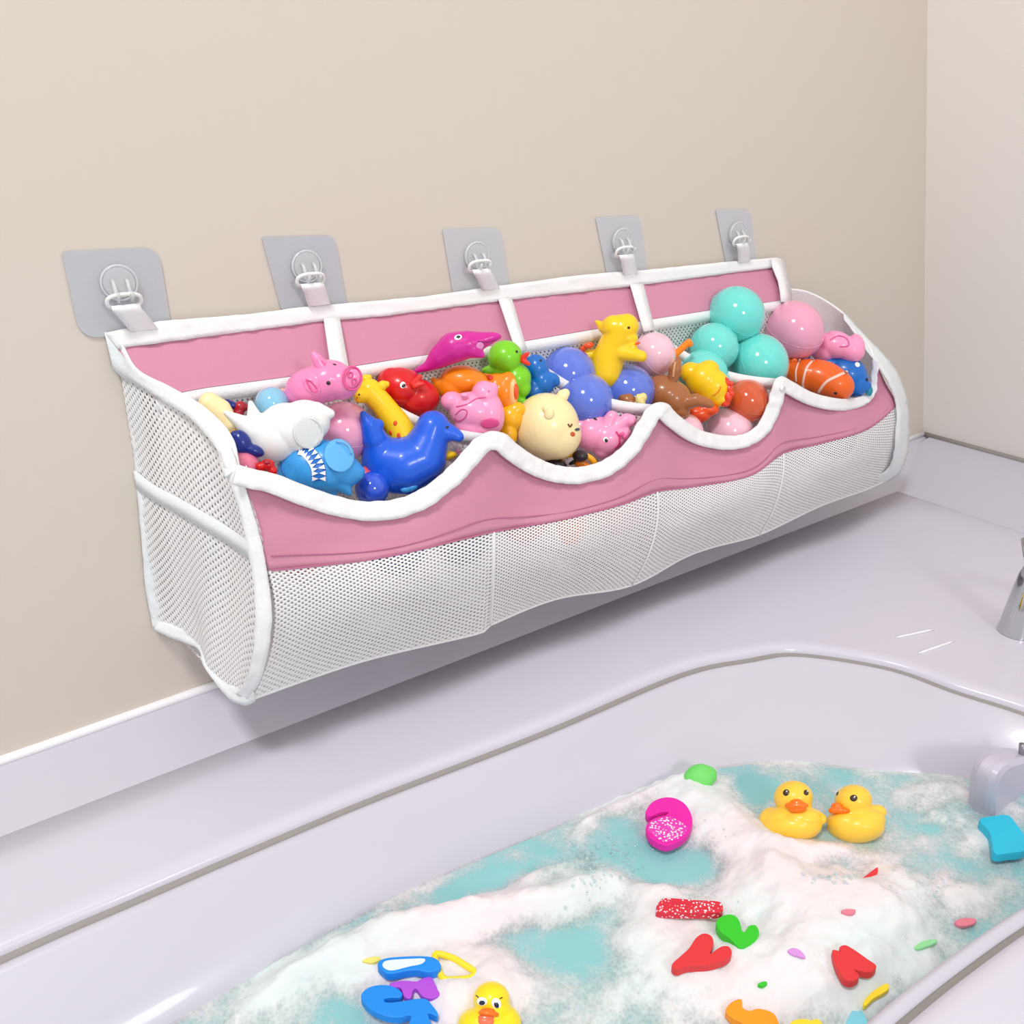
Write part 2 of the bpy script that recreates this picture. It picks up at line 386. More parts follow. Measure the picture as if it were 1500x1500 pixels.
mr = N('ShaderNodeMapRange'); mr.interpolation_type = 'SMOOTHSTEP'; mr.inputs[1].default_value = -.25; mr.inputs[2].default_value = .85; mr.inputs[3].default_value = .10; mr.inputs[4].default_value = 1
nt.links.new(s, mr.inputs[0]); nt.links.new(mr.outputs[0], B.inputs['Alpha'])
bp = N('ShaderNodeBump'); bp.inputs['Strength'].default_value = .35; bp.inputs['Distance'].default_value = .002
nt.links.new(MM('ADD', vo2.outputs['Distance'], n1.outputs['Fac']), bp.inputs['Height']); nt.links.new(bp.outputs[0], B.inputs['Normal'])
fo = mesh('soap_foam', vs, fs, fm)
a_ = fo.data.attributes.new('thickness', 'FLOAT', 'POINT'); a_.data.foreach_set('value', dn)
tag(fo, 'white bubble foam drifting in ridges over the teal bath water', 'foam', kind='stuff')
# single clear bubbles gathered in clusters
BUB = mat('soap_bubble_skin', (190, 222, 226), .05, alpha=.35, coat=.8)
bm = bmesh.new()
for (cx, cy, sx, sy, n, r0) in ((862, 1262, 16, 16, 26, .0035), (860, 1300, 35, 35, 60, .0018), (985, 1232, 60, 14, 60, .0014), (900, 1250, 40, 20, 50, .0015), (1370, 1290, 60, 30, 60, .0015), (1330, 1180, 70, 20, 60, .0012), (1215, 1310, 25, 12, 24, .0022), (1010, 1320, 40, 10, 20, .0014)):
    for k in range(n):
        px = random.gauss(cx, sx*.7); py = random.gauss(cy, sy*.7); P = onZ((px, py), ZW+.004)
        D, h, e = foam_h(P.x, P.y)
        if e < .01: continue
        r = r0*random.uniform(.4, 1.2); P.z = ZW+Z0+max(.001, h)+r*.2
        bmesh.ops.create_icosphere(bm, subdivisions=2, radius=r, matrix=Matrix.Translation(P))
me = bpy.data.meshes.new('soap_bubbles'); bm.to_mesh(me); bm.free()
tag(link('soap_bubbles', me, BUB), 'small clear soap bubbles clustered on the foam and water', 'bubbles', kind='stuff')
def surf_z(px, py):
    P = onZ((px, py), ZW+.01)
    for _ in range(3):
        D, h, e = foam_h(P.x, P.y); P = onZ((px, py), ZW+max(.001, h))
    return P.z-Z0
# ------------------------------------------------------------------ toy builder: shapes are given by their place in the photo and a depth
def unit_sphere():
    bm = bmesh.new(); bmesh.ops.create_uvsphere(bm, u_segments=20, v_segments=14, radius=1); return bm
class Toy:
    def __init__(s, name, label, cat, px, py, Y=None, Z=None, group=None, zoff=0):
        s.P = onY((px, py), Y) if Y is not None else onZ((px, py), Z)
        s.px, s.py = px, py; s.sc = pix(s.P)[2]/F
        s.root = empty(name, s.P, label, cat, group); s.bvh = None
    def w(s, x, y, z=0):
        # the toy's own frame is square to the line of sight, so nothing is sheared
        P = np.array(s.P)-C; L = np.linalg.norm(P); d = W((x, y)); t = (L-z*s.sc)/np.dot(d, P/L)
        return Vector(C+d*t)
    def rawmesh(s, ells):
        bm = bmesh.new()
        for e in ells:
            x, y, z, a, b, c = e[:6]; r = math.radians(e[6]) if len(e) > 6 else 0
            M = Matrix.Translation((x-s.px, -(y-s.py), z)) @ Matrix.Rotation(-r, 4, 'Z')
            if len(e) > 7: M = M @ Matrix.Rotation(math.radians(e[7]), 4, 'Y')
            M = M @ Matrix.Diagonal((a, b, c, 1))
            bmesh.ops.create_uvsphere(bm, u_segments=28, v_segments=18, radius=1, matrix=M)
        return bm
    def finish(s, name, me, m, parent):
        k = s.sc
        vs = np.empty(len(me.vertices)*3); me.vertices.foreach_get('co', vs); vs = vs.reshape(-1, 3)
        P = np.array(s.P)-C; L = np.linalg.norm(P)
        d = np.stack([(vs[:, 0]+s.px-750)/F, (s.py-vs[:, 1]-750)/F, np.ones(len(vs))], 1) @ RM.T
        out = d*((L-vs[:, 2]*k)/(d @ (P/L)))[:, None]-P
        me.vertices.foreach_set('co', out.reshape(-1)); me.update()
        return link(name, me, m, parent or s.root)
    def blob(s, name, ells, m, parent=None, voxel=None, sm=4, main=True):
        bm = s.rawmesh(ells); me = bpy.data.meshes.new(name); bm.to_mesh(me); bm.free()
        if len(ells) > 1:
            vx = voxel or 1.7
            o = bpy.data.objects.new('tmp', me); COL.objects.link(o)
            r = o.modifiers.new('r', 'REMESH'); r.mode = 'VOXEL'; r.voxel_size = vx
            q = o.modifiers.new('s', 'SMOOTH'); q.iterations = sm; q.factor = .6
            dg = bpy.context.evaluated_depsgraph_get(); me2 = bpy.data.meshes.new_from_object(o.evaluated_get(dg))
            bpy.data.objects.remove(o); bpy.data.meshes.remove(me); me = me2; me.name = name
        if main:
            s.bvh = BVHTree.FromPolygons([v.co.copy() for v in me.vertices], [tuple(p.vertices) for p in me.polygons])
        return s.finish(name, me, m, parent)
    def on(s, x, y):
        h = s.bvh.ray_cast(Vector((x-s.px, -(y-s.py), 500)), Vector((0, 0, -1)))
        if h[0] is None:
            n = s.bvh.find_nearest(Vector((x-s.px, -(y-s.py), 30))); return n[0].z, n[1]
        return h[0].z, h[1]
    def dot(s, name, x, y, a, b, m, h=1.2, rot=0, parent=None, lift=0):
        """an eye, nostril or mark lying on the body's surface"""
        z, n = s.on(x, y); q = n.to_track_quat('Z', 'Y').to_matrix().to_4x4()
        M = Matrix.Translation((x-s.px, -(y-s.py), z+lift)) @ q @ Matrix.Rotation(-math.radians(rot), 4, 'Z') @ Matrix.Diagonal((a, b, h, 1))
        bm = bmesh.new(); bmesh.ops.create_uvsphere(bm, u_segments=18, v_segments=12, radius=1, matrix=M)
        me = bpy.data.meshes.new(name); bm.to_mesh(me); bm.free()
        return s.finish(name, me, m, parent)
    def stroke(s, name, pts, wd, m, parent=None, lift=.7, n=10, closed=False):
        c = crom(pts, n, closed); vs = []; fs = []; K = 5; N_ = len(c)
        for i, p in enumerate(c):
            if closed: t = c[(i+1) % N_]-c[i-1]
            else: t = c[min(i+1, N_-1)]-c[max(i-1, 0)]
            t = t/(np.linalg.norm(t)+1e-9); nn = np.array([-t[1], t[0]])
            ww = wd*(.35 if (not closed and i in (0, N_-1)) else 1)
            for k in range(K):
                o = (k/(K-1)-.5)*ww; x, y = p[0]+nn[0]*o, p[1]+nn[1]*o; z, _ = s.on(x, y)
                vs.append(Vector((x-s.px, -(y-s.py), z+lift*(1-.6*abs(k/(K-1)-.5)*2))))
        for i in range(N_ if closed else N_-1):
            for k in range(K-1):
                j = (i+1) % N_; fs.append((i*K+k, j*K+k, j*K+k+1, i*K+k+1))
        me = bpy.data.meshes.new(name); me.from_pydata(vs, [], fs); me.update()
        o = s.finish(name, me, m, parent); sol(o, .0006, 0); return o
    def wire(s, name, pts, r, m, parent=None, closed=False, n=8):
        c = crom(pts, 8, closed); return tube(name, [s.w(*p) for p in c], r*s.sc, m, parent or s.root, closed, n=n)
def limb(p0, r0, p1, r1, n=6):
    out = []
    for i in range(n+1):
        t = i/n; r = r0*(1-t)+r1*t
        out.append(tuple(a*(1-t)+b*t for a, b in zip(p0, p1))+(r, r, r))
    return out
def chain(pts, n=5):
    out = []
    for a, b in zip(pts, pts[1:]): out += limb(a[:3], a[3], b[:3], b[3], n)
    return out
# ------------------------------------------------------------------ the hanging bag
bag = empty('hanging_storage_bag', onY((700, 700), -.05), 'pink and white mesh toy bag with four scalloped pockets hanging from the wall hooks', 'storage bag')
RIM = [(350, 682), (367, 687), (407, 697), (460, 717), (513, 732), (553, 735), (593, 728), (633, 706), (673, 669), (696, 643), (717, 633), (739, 636), (755, 650), (781, 668), (808, 680), (840, 685), (867, 681), (893, 669), (920, 645), (936, 617), (949, 598), (963, 590), (978, 593), (990, 606), (1020, 628), (1050, 637), (1080, 638), (1104, 628), (1119, 607), (1128, 580), (1134, 560), (1144, 552), (1161, 560), (1188, 575), (1218, 583), (1248, 584), (1268, 578), (1275, 566), (1277, 548), (1279, 527)]
BAND = [(393, 836), (550, 818), (680, 789), (723, 779), (813, 763), (857, 753), (913, 738), (962, 720), (1013, 713), (1097, 697), (1147, 664), (1200, 650), (1260, 633), (1290, 615), (1314, 592)]
BOT = [(368, 1026), (384, 1019), (533, 968), (697, 929), (718, 916), (813, 878), (921, 859), (1000, 818), (1043, 802), (1113, 783), (1200, 742), (1267, 718), (1302, 702)]
KR = [350, 735, 963, 1144, 1279]; KB = [393, 723, 962, 1147, 1314]; KO = [368, 718, 925, 1112, 1302]
KM = [401, 722, 957, 1140, 1318]
def seg(u, knots): return float(np.interp(u, range(5), knots))
def rowpt(L, x): return (x, float(np.interp(x, [p[0] for p in L], [p[1] for p in L])))
def smooth_curve(L):
    return [tuple(p) for p in crom(L, 8)]
RIM_S = smooth_curve(RIM); BAND_S = smooth_curve(BAND); BOT_S = smooth_curve(BOT)
def sstep(x): x = max(0, min(1, x)); return x*x*(3-2*x)
def endadj(u): return .03*sstep((u-3.55)/.45)
def bulge(u): return math.sin(math.pi*(u % 1))**2 if u < 4 else 0
def front(u, v):
    r = rowpt(RIM_S, seg(u, KR)); b = rowpt(BAND_S, seg(u, KB)); o = rowpt(BOT_S, seg(u, KO))
    if v <= 1:
        x = r[0]*(1-v)+b[0]*v; y = r[1]*(1-v)+b[1]*v
        x += 0.0
        Y = -.18-.025*v-.006*bulge(u)*v
    else:
        t = v-1; mx = seg(u, KM); my = (b[1]+o[1])/2
        # quadratic through band, middle, bottom
        x = b[0]*(1-t)*(1-2*t)+4*mx*t*(1-t)+o[0]*t*(2*t-1)
        y = b[1]*(1-t)+o[1]*t
        Y = -.205-.022*math.sin(math.pi*t)*(.5+.5*bulge(u))-.006*bulge(u)*(1-t)+.04*t*t
    return onY((x, y), Y+endadj(u))
US = np.linspace(0, 4, 281)
grid_rows = [[front(u, v)+Vector((0, .0022*noise.noise(Vector((u*4, v*3, 0))), 0)) for u in US] for v in np.linspace(0, 1, 17)]
o = grid('fabric_band', grid_rows, PINK, bag); sol(o, .0012, 0)
# a dashed seam near the band's lower edge
tube('stitching', [front(u, .86)+Vector((0, -.0012, 0)) for u in US[2:-4]], .0006, STITCH, bag, n=5)
tube('seam', [front(u, 1.0)+Vector((0, -.0004, 0)) for u in US[1:-1]], .0011, STITCH, bag, n=6)
rows = [[front(u, 1+v) for u in US] for v in np.linspace(0, 1, 22)]
X_uv = np.linspace(0, 1.18, len(US))
uv = [(X_uv[j]*1.0, .30*i/21) for i in range(22) for j in range(len(US))]
grid('front_mesh_panel', rows, NET, bag, uv=uv)
# white tape that follows the waves
tn = []
RS = [np.array(p) for p in RIM_S]
for i, p in enumerate(RS):
    t = RS[min(i+4, len(RS)-1)]-RS[max(i-4, 0)]; t = t/np.linalg.norm(t); nn = np.array([-t[1], t[0]])
    tn.append(nn)
A = []; Bb = []
for p, nn in zip(RS, tn):
    wd = np.interp(p[0], [350, 600, 900, 1240, 1268, 1279], [27, 28, 23, 17, 12, 8])
    u = float(np.interp(p[0], KR, range(5))); q = p+nn*wd
    A.append(onY(p, -.187+endadj(u))); Bb.append(onY(q, -.196+endadj(u)))
for _ in range(6):
    Bb = [Bb[0]]+[(Bb[i-1]+Bb[i]*2+Bb[i+1])/4 for i in range(1, len(Bb)-1)]+[Bb[-1]]
strip('wave_binding', A, Bb, TRIM, bag, .0022, sub=4, wrinkle=.0025)
# divider seams on the mesh and folds
for d in (1, 2, 3):
    tube('divider_seam', [front(d, 1+v)+Vector((0, -.001, 0)) for v in np.linspace(0, 1, 20)], .0014, TRIM, bag, n=6)
tube('bottom_seam', [front(u, 2)+Vector((0, 0, .0005)) for u in US[::2]], .0018, TRIM, bag, n=6)
# left front corner tape
LC = [(338, 655), (349, 684), (368, 742), (384, 800), (393, 850), (398, 900), (394, 950), (382, 995), (362, 1024)]
LI = [(322, 662), (330, 690), (350, 745), (362, 800), (371, 850), (374, 900), (371, 950), (362, 990), (347, 1016)]
YL = [-.176, -.183, -.192, -.2, -.206, -.212, -.21, -.195, -.168]
A = []; Bb = []
for a, b, y in zip(crom(LC, 6), crom(LI, 6), crom([(v, 0) for v in YL], 6)):
    A.append(onY(a, y[0]-.003)); Bb.append(onY(b, y[0]+.004))
strip('corner_binding', A, Bb, TRIM, bag, .003, sub=3, wrinkle=.002)
# left side panel
s_top = [(172, 520, -.004), (205, 548, -.03), (247, 568, -.062), (293, 595, -.1), (323, 622, -.13), (339, 648, -.155), (349, 690, -.18)]
s_bot = [(229, 920, -.004), (262, 934, -.035), (292, 950, -.07), (303, 978, -.095), (322, 1003, -.12), (343, 1023, -.15), (364, 1024, -.166)]
s_mid = [(203, 720, -.004), (232, 742, -.035), (266, 762, -.07), (300, 785, -.11), (335, 808, -.14), (368, 832, -.185), (392, 850, -.205)]
ct, cb_, cm = crom(s_top, 6), crom(s_bot, 6), crom(s_mid, 6)
rows = []
for v in np.linspace(0, 1, 40):
    row = []
    for a, m_, b in zip(ct, cm, cb_):
        q = a*(1-v)*(1-2*v)+4*m_*v*(1-v)+b*v*(2*v-1)
        row.append(onY(q[:2], q[2]+.004*math.sin(v*6+q[0]*.03)*math.sin(math.pi*v)))
    rows.append(row)
grid('side_mesh_panel', rows, NETS, bag)
side_rows = rows
def sidept(i, v):
    k = v*39; a = int(min(k, 38)); return side_rows[a][i].lerp(side_rows[a+1][i], k-a)
n_c = len(ct)
strip('side_tape', [sidept(i, .42-.03*i/n_c)+Vector((-.002, -.001, 0)) for i in range(n_c)], [sidept(i, .485-.03*i/n_c)+Vector((-.002, -.001, 0)) for i in range(n_c)], GTRIM, bag, .002)
# top tape of the side
ta = crom([(153, 486, -.003), (175, 498, -.01), (200, 540, -.03), (247, 565, -.06), (293, 591, -.1), (325, 619, -.13), (341, 641, -.152), (348, 664, -.172), (352, 684, -.182)], 6)
tb = crom([(166, 540, -.004), (184, 556, -.012), (204, 565, -.03), (240, 588, -.06), (278, 612, -.1), (304, 640, -.13), (318, 660, -.152), (324, 680, -.172), (330, 700, -.182)], 6)
strip('side_top_binding', [onY(a[:2], a[2]-.002) for a in ta], [onY(b[:2], b[2]-.002) for b in tb], GTRIM, bag, .0025, sub=3, wrinkle=.002)
ba = crom([(153, 487), (178, 545), (189, 610), (198, 680), (205, 765), (212, 852), (224, 921)], 6)
bb = crom([(182, 500), (200, 550), (212, 612), (218, 680), (226, 765), (233, 850), (244, 915)], 6)
strip('back_edge_binding', [onY(a, -.003) for a in ba], [onY(b, -.011) for b in bb], GTRIM, bag, .0035, sub=4, wrinkle=.005)
la = crom([(224, 922, -.004), (258, 937, -.035), (290, 950, -.068), (298, 975, -.09), (318, 1003, -.12), (338, 1024, -.15), (358, 1031, -.166), (374, 1026, -.168)], 6)
lb = crom([(236, 906, -.006), (264, 918, -.035), (302, 935, -.068), (313, 966, -.09), (331, 990, -.12), (345, 1006, -.15), (358, 1012, -.17), (370, 1008, -.172)], 6)
strip('side_bottom_binding', [onY(a[:2], a[2]-.002) for a in la], [onY(b[:2], b[2]-.002) for b in lb], GTRIM, bag, .003, sub=3, wrinkle=.003)
# back panel
BT = [(154, 487), (233, 470), (360, 460), (460, 448), (620, 434), (710, 421), (844, 403), (956, 394), (1068, 383), (1135, 377), (1146, 380)]
BP = [(172, 510), (300, 493), (473, 470), (560, 463), (620, 455), (728, 441), (924, 419), (1030, 405), (1131, 392), (1148, 391)]
BL = [(226, 582), (300, 568), (420, 552), (513, 537), (600, 523), (765, 500), (877, 481), (957, 467), (1035, 455), (1122, 443), (1150, 439)]
ux = np.linspace(0, 1, 90)
def along(L, t):
    x = L[0][0]+(L[-1][0]-L[0][0])*t; return rowpt(L, x)
top = [onY(along(BT, t), -.007) for t in ux]; pt_ = [onY(along(BP, t), -.012) for t in ux]; pb = [onY(along(BL, t), -.045) for t in ux]
bl2 = [onY((along(BL, t)[0]+5, along(BL, t)[1]+np.interp(t, [0, 1], [20, 13])), -.047) for t in ux]
grid('back_fabric_band', [[a.lerp(b, v) for a, b in zip(pt_, pb)] for v in np.linspace(-.1, 1, 8)], PINK, bag)
o = bag.children[-1]; sol(o, .0012)
off = Vector((0, -.0022, 0))
strip('top_binding', [p+off for p in top], [p+off for p in pt_], TRIM, bag, .0025, sub=4, wrinkle=.003)
strip('lower_binding', [p+off for p in pb], [p+off*1.4 for p in bl2], TRIM, bag, .002, sub=2)
bot_back = [Vector((.2+1.12*t, -.015, Z0-.565)) for t in ux]
rows = []
for v in np.linspace(0, 1, 24):
    rows.append([a.lerp(b, v) for a, b in zip(bl2, bot_back)])
grid('back_mesh_panel', rows, NETS, bag)
# bottom panel
fb = [front(4*t, 2) for t in ux]
grid('bottom_mesh_panel', [[a.lerp(b, v)+Vector((0, 0, -.006*math.sin(math.pi*v))) for a, b in zip(bot_back, fb)] for v in np.linspace(0, 1, 12)], NETS, bag)
for (a, b), (c, d) in ((((474, 467), (497, 464)), ((487, 556), (513, 553))), (((730, 438), (749, 436)), ((756, 516), (772, 513))), (((923, 417), (942, 415)), ((943, 486), (959, 483)))):
    strip('pocket_tape', [onY((a[0]*(1-t)+c[0]*t, a[1]*(1-t)+c[1]*t), -.017-.048*t**.8) for t in np.linspace(0, 1, 8)], [onY((b[0]*(1-t)+d[0]*t, b[1]*(1-t)+d[1]*t), -.017-.048*t**.8) for t in np.linspace(0, 1, 8)], TRIM, bag, .002)
# right end tape on the back band, right side panel
strip('end_binding', [onY(p, -.016-k*.011) for k, p in enumerate(((1130, 379), (1132, 392), (1140, 412), (1143, 428), (1144, 442)))], [onY(p, -.012-k*.008) for k, p in enumerate(((1150, 380), (1151, 395), (1157, 414), (1159, 430), (1160, 444)))], TRIM, bag, .002)
r_top = [(1148, 424, -.008), (1178, 427, -.03), (1209, 441, -.055), (1240, 464, -.085), (1262, 492, -.112), (1275, 512, -.135), (1282, 530, -.15)]
rt = [onY(p[:2], p[2]) for p in crom(r_top, 6)]
fr_edge = [front(4, v) for v in np.linspace(0, 2, 25)]
bk_edge = [Vector((1.31+.015*v, -.01, rt[0].z*(1-v)+(Z0-.565)*v)) for v in np.linspace(0, 1, 25)]
rows = []
for k in range(25):
    v = k/24; row = []
    for j in range(len(rt)):
        t = j/(len(rt)-1)
        # coons blend of the four edges
        L = bk_edge[k]*(1-t)+fr_edge[k]*t
        bot = bk_edge[-1]*(1-t)+fr_edge[-1]*t
        q = L+(rt[j]-(rt[0]*(1-t)+rt[-1]*t))*(1-v)
        q = q+Vector((.05*math.sin(math.pi*t)*math.sin(math.pi*v), 0, 0))
        row.append(q)
    rows.append(row)
grid('end_mesh_panel', rows, SHEER, bag)
tube('end_rim_cord', rt, .0022, TRIM, bag, n=8)
ra = crom([(1236, 459, -.085), (1269, 494, -.11), (1298, 524, -.135), (1318, 556, -.142), (1329, 592, -.143), (1331, 638, -.14), (1326, 673, -.136), (1314, 696, -.13), (1290, 708, -.128)], 6)
rb = crom([(1236, 467, -.09), (1262, 503, -.125), (1284, 533, -.152), (1301, 560, -.17), (1313, 592, -.178), (1313, 638, -.186), (1309, 668, -.18), (1300, 688, -.165), (1280, 699, -.15)], 6)
strip('right_binding', [onY(a[:2], a[2]-.002) for a in ra], [onY(b[:2], b[2]-.003) for b in rb], GTRIM, bag, .003, sub=4, wrinkle=.003)
# pocket dividers inside
for (a, ya), d, (bx, by) in (((503, 560), .0, (0, 0)), ((765, 520), 0, (0, 0)), ((955, 490), 0, (0, 0))):
    pass
for k, a in ((1, (505, 545)), (2, (765, 514)), (3, (955, 483))):
    A0 = onY(a, -.048); B0 = front(k, 0)+Vector((0, .004, -.006)); lo0 = Vector((A0.x, -.03, Z0-.56)); lo1 = front(k, 1.9)+Vector((0, .01, .004))
    tt = np.linspace(0, 1, 16)
    sag = lambda t: Vector((0, 0, -.02*math.sin(math.pi*t)))
    grid('pocket_divider', [[(A0.lerp(B0, t)+sag(t)).lerp(lo0.lerp(lo1, t), v) for t in tt] for v in np.linspace(0, 1, 10)], NETS, bag)
    strip('divider_binding', [A0.lerp(B0, t)+sag(t)+Vector((0, 0, .002)) for t in tt], [A0.lerp(B0, t)+sag(t)+Vector((0, 0, -.014)) for t in tt], TRIM, bag, .003)
# ------------------------------------------------------------------ wall hooks with straps
PT = [[(90, 368), (232, 362), (250, 474), (118, 500)], [(383, 347), (490, 344), (508, 445), (412, 455)], [(648, 335), (733, 333), (746, 420), (664, 434)], [(872, 318), (938, 315), (947, 395), (890, 408)], [(1048, 307), (1099, 306), (1107, 380), (1064, 390)]]
HK = [(174, 414), (449, 390), (698, 375), (911, 353), (1080, 342)]
RG = [(182, 441), (455, 410), (703, 390), (915, 369), (1085, 353)]
ST = [(212, 484), (468, 447), (720, 424), (924, 402), (1090, 384)]
HL = ['leftmost clear adhesive wall hook on the largest grey patch', 'second clear wall hook from the left, above the pink pig toy', 'middle clear wall hook of the five above the bag', 'fourth clear wall hook from the left, above the yellow toys', 'rightmost clear wall hook, above the turquoise balls']
for k in range(5):
    hc = onY(HK[k], -.006); hk = empty('wall_hook', hc, HL[k], 'wall hook', 'adhesive hooks on the wall')
    q = [onY(p, -.0015) for p in PT[k]]; out = []
    cr = [.18, .26, .08, .24] if k == 0 else [.05, .16, .05, .05]
    if k == 0: cr = [.06, .2, .03, .26]
    cs = [(0, 0), (1, 0), (1, 1), (0, 1)]
    for i, (cx, cy) in enumerate(cs):
        r = cr[i]; nx, ny = cs[(i+1) % 4]; pxx, pyy = cs[i-1]
        d1 = ((pxx-cx)*r, (pyy-cy)*r); d2 = ((nx-cx)*r, (ny-cy)*r)
        for t in np.linspace(0, 1, 7):
            x = cx+d1[0]*(1-t)**2+d2[0]*t*t; y = cy+d1[1]*(1-t)**2+d2[1]*t*t; out.append((x, y))
    vs = [(q[0]*(1-x)+q[1]*x)*(1-y)+(q[3]*(1-x)+q[2]*x)*y for x, y in out]
    o = mesh('adhesive_patch', vs, [tuple(range(len(vs)))], FILM if k < 2 else FILM2, hk, smooth=False); sol(o, .0012)
    # round base
    rr = .018; pts = []
    bmx = bmesh.new(); bmesh.ops.create_cone(bmx, cap_ends=True, segments=40, radius1=rr, radius2=rr*.86, depth=.005, matrix=Matrix.Rotation(math.pi/2, 4, 'X'))
    me = bpy.data.meshes.new('hook_base'); bmx.to_mesh(me); bmx.free(); o = link('hook_base', me, CLEAR, hk, False)
    tube('base_rim', [hc+Vector((math.cos(a)*rr, -.002, math.sin(a)*rr)) for a in np.linspace(0, 2*math.pi, 40, endpoint=False)], .0011, CLEAR, hk, True)
    rc = onY(RG[k], -.02)
    for dx in (-.007, .007):
        tube('hook_prong', [hc+Vector((dx, y, z)) for y, z in ((-.002, .004), (-.008, .001), (-.012, -.006), (-.013, -.013), (-.018, -.016), (-.022, -.012), (-.023, -.007))], .0019, CLEAR, hk)
    # D ring and strap belong to the bag
    wr = .017; hr = .0075
    pr = [rc+Vector((math.copysign(abs(math.cos(a))**.7, math.cos(a))*wr, -.004*math.sin(a), math.copysign(abs(math.sin(a))**.8, math.sin(a))*hr)) for a in np.linspace(0, 2*math.pi, 36, endpoint=False)]
    rg = tube('hanging_ring', pr, .0021, RING, bag, True); rg['label'] = 'white oval ring on the bag strap'
    se = onY(ST[k], -.0115); hw = .0142
    A0 = rc+Vector((0, -.003, -hr))
    pa = [A0+Vector((0, .003, .002)), A0+Vector((0, -.001, .0035)), A0+Vector((0, -.003, 0)), A0.lerp(se, .3)+Vector((0, -.003, 0)), A0.lerp(se, .7)+Vector((0, -.001, 0)), se]
    pa = [Vector(p) for p in crom(pa, 4)]
    strip('hanging_strap', [p+Vector((-hw, 0, 0)) for p in pa], [p+Vector((hw, 0, 0)) for p in pa], WEB, bag, .0016, sub=3)
#==TOYS==
# ------------------------------------------------------------------ the toys in the bag
V = vinyl
HP = 'soft rubber toys piled in the hanging bag'; BG = 'plastic play balls in the hanging bag'
PIGP = V('pig_pink', (245, 140, 190)); PIGD = V('deep_pink', (228, 84, 148)); YEL = V('yellow', (255, 208, 20)); RED = V('red', (214, 20, 24)); ORA = V('orange', (248, 140, 16))
NAVY = V('navy', (16, 40, 130)); CREAM = V('cream', (253, 232, 176)); BROWN = V('brown', (168, 104, 58)); MAG = V('magenta', (208, 34, 152)); LIME = V('lime', (126, 214, 30))
BLUE = V('blue', (26, 96, 222)); SKY = V('sky_blue', (58, 160, 232)); DBLUE = V('strong_blue', (16, 110, 200)); WHT = V('white', (240, 242, 240)); LPINK = V('light_pink', (250, 160, 200)); DKRED = V('dark_red', (170, 22, 40)); PEACH = V('peach', (248, 180, 160))
ORR = V('orange_red', (240, 82, 24)); CORAL = V('clown_orange', (240, 104, 26)); TURQ = balls('turquoise', (112, 224, 216)); PERI = balls('periwinkle', (98, 124, 222)); BPNK = balls('pink', (240, 166, 196)); BPAL = balls('pale_pink', (246, 200, 216)); BRST = balls('rust', (214, 92, 48))
BLBL = balls('light_blue', (136, 196, 224)); BCRI = balls('crimson', (196, 30, 74)); BNAV = balls('navy', (36, 44, 128)); LINEP = mat('pink_line_paint', (220, 60, 130), .4); LINEW = mat('pale_line_paint', (255, 206, 190), .4); RUST = mat('rust_paint', (206, 92, 50), .4)
BEAK = V('beak_orange', (255, 118, 10)); FRED = V('bill_red', (232, 52, 36))
def ball(label, x, y, r, Y, m, seam=20, ry=None, group=BG):
    t = Toy('play_ball', label, 'play ball', x, y, Y=Y, group=group)
    bm = t.rawmesh([(x, y, 0, r, r, r)]); me = bpy.data.meshes.new('ball_shell'); bm.to_mesh(me); bm.free()
    for p in me.polygons: p.use_smooth = True
    s_ = t.finish('shell', me, m, t.root)
    md = s_.modifiers.new('s', 'SUBSURF'); md.levels = md.render_levels = 1
    a = math.radians(seam); pts = []
    for k in range(48):
        q = 2*math.pi*k/48; u = math.cos(q)*r*.995; v = math.sin(q)*r*.995
        # a great circle tilted towards the viewer
        X = u*math.cos(a)-v*math.sin(a)*.5; Yy = u*math.sin(a)+v*math.cos(a)*.5; Z = v*math.sqrt(.75)
        pts.append((x+X, y+Yy, Z))
    sm = tube('moulding_seam', [t.w(*p) for p in pts], .5*t.sc, m, t.root, True, n=6)
    return t
# --- left pocket
ball('light blue ball at the back of the left pocket, behind the white whale toy', 398, 592, 26, -.085, BLBL, 0)
t = Toy('rubber_toy', 'cream yellow rubber toy against the left mesh side, beside the whale tail', 'bath toy', 322, 606, Y=-.092, group=HP)
t.blob('body', chain([(306, 590, 0, 16), (322, 602, 0, 18), (336, 622, 2, 14)])+[(330, 640, 0, 12, 14, 12)], CREAM)
t.blob('lower_body', [(339, 628, 3, 10, 15, 10, -20), (334, 640, 3, 9, 10, 9)], V('amber', (246, 190, 96)), main=False)
t = Toy('toy_block', 'small navy blue knob toy at the back left corner of the pile', 'bath toy', 332, 592, Y=-.075, group=HP)
t.blob('body', [(332, 592, 0, 9, 8, 9), (342, 594, 0, 6, 6, 6), (330, 604, 0, 8, 10, 8)], NAVY)
t = Toy('toy_block', 'small dark red knob toy next to the navy knob at the back left', 'bath toy', 352, 598, Y=-.08, group=HP)
t.blob('body', [(352, 596, 0, 10, 9, 9), (349, 606, 0, 9, 9, 9), (360, 597, 0, 5, 5, 6)], DKRED)
t = Toy('rubber_toy', 'small peach toy peeking out between light blue ball and pink pig', 'bath toy', 408, 576, Y=-.07, group=HP)
t.blob('body', [(408, 577, 0, 12, 7, 9), (415, 574, 0, 6, 6, 6)], PEACH)
t = Toy('rubber_toy', 'navy blue toy under the white whale at the left edge', 'bath toy', 356, 652, Y=-.125, group=HP)
t.blob('body', [(354, 648, 0, 14, 20, 12, -30), (372, 660, 0, 16, 9, 10, 20), (344, 640, 0, 8, 10, 8)], NAVY)
ball('dusky pink ball low at the left front corner', 358, 684, 24, -.128, balls('dusky_pink', (226, 120, 150)), 30)
t = Toy('rubber_toy', 'small dark red toy at the left front rim beside the blue shark', 'bath toy', 390, 683, Y=-.145, group=HP)
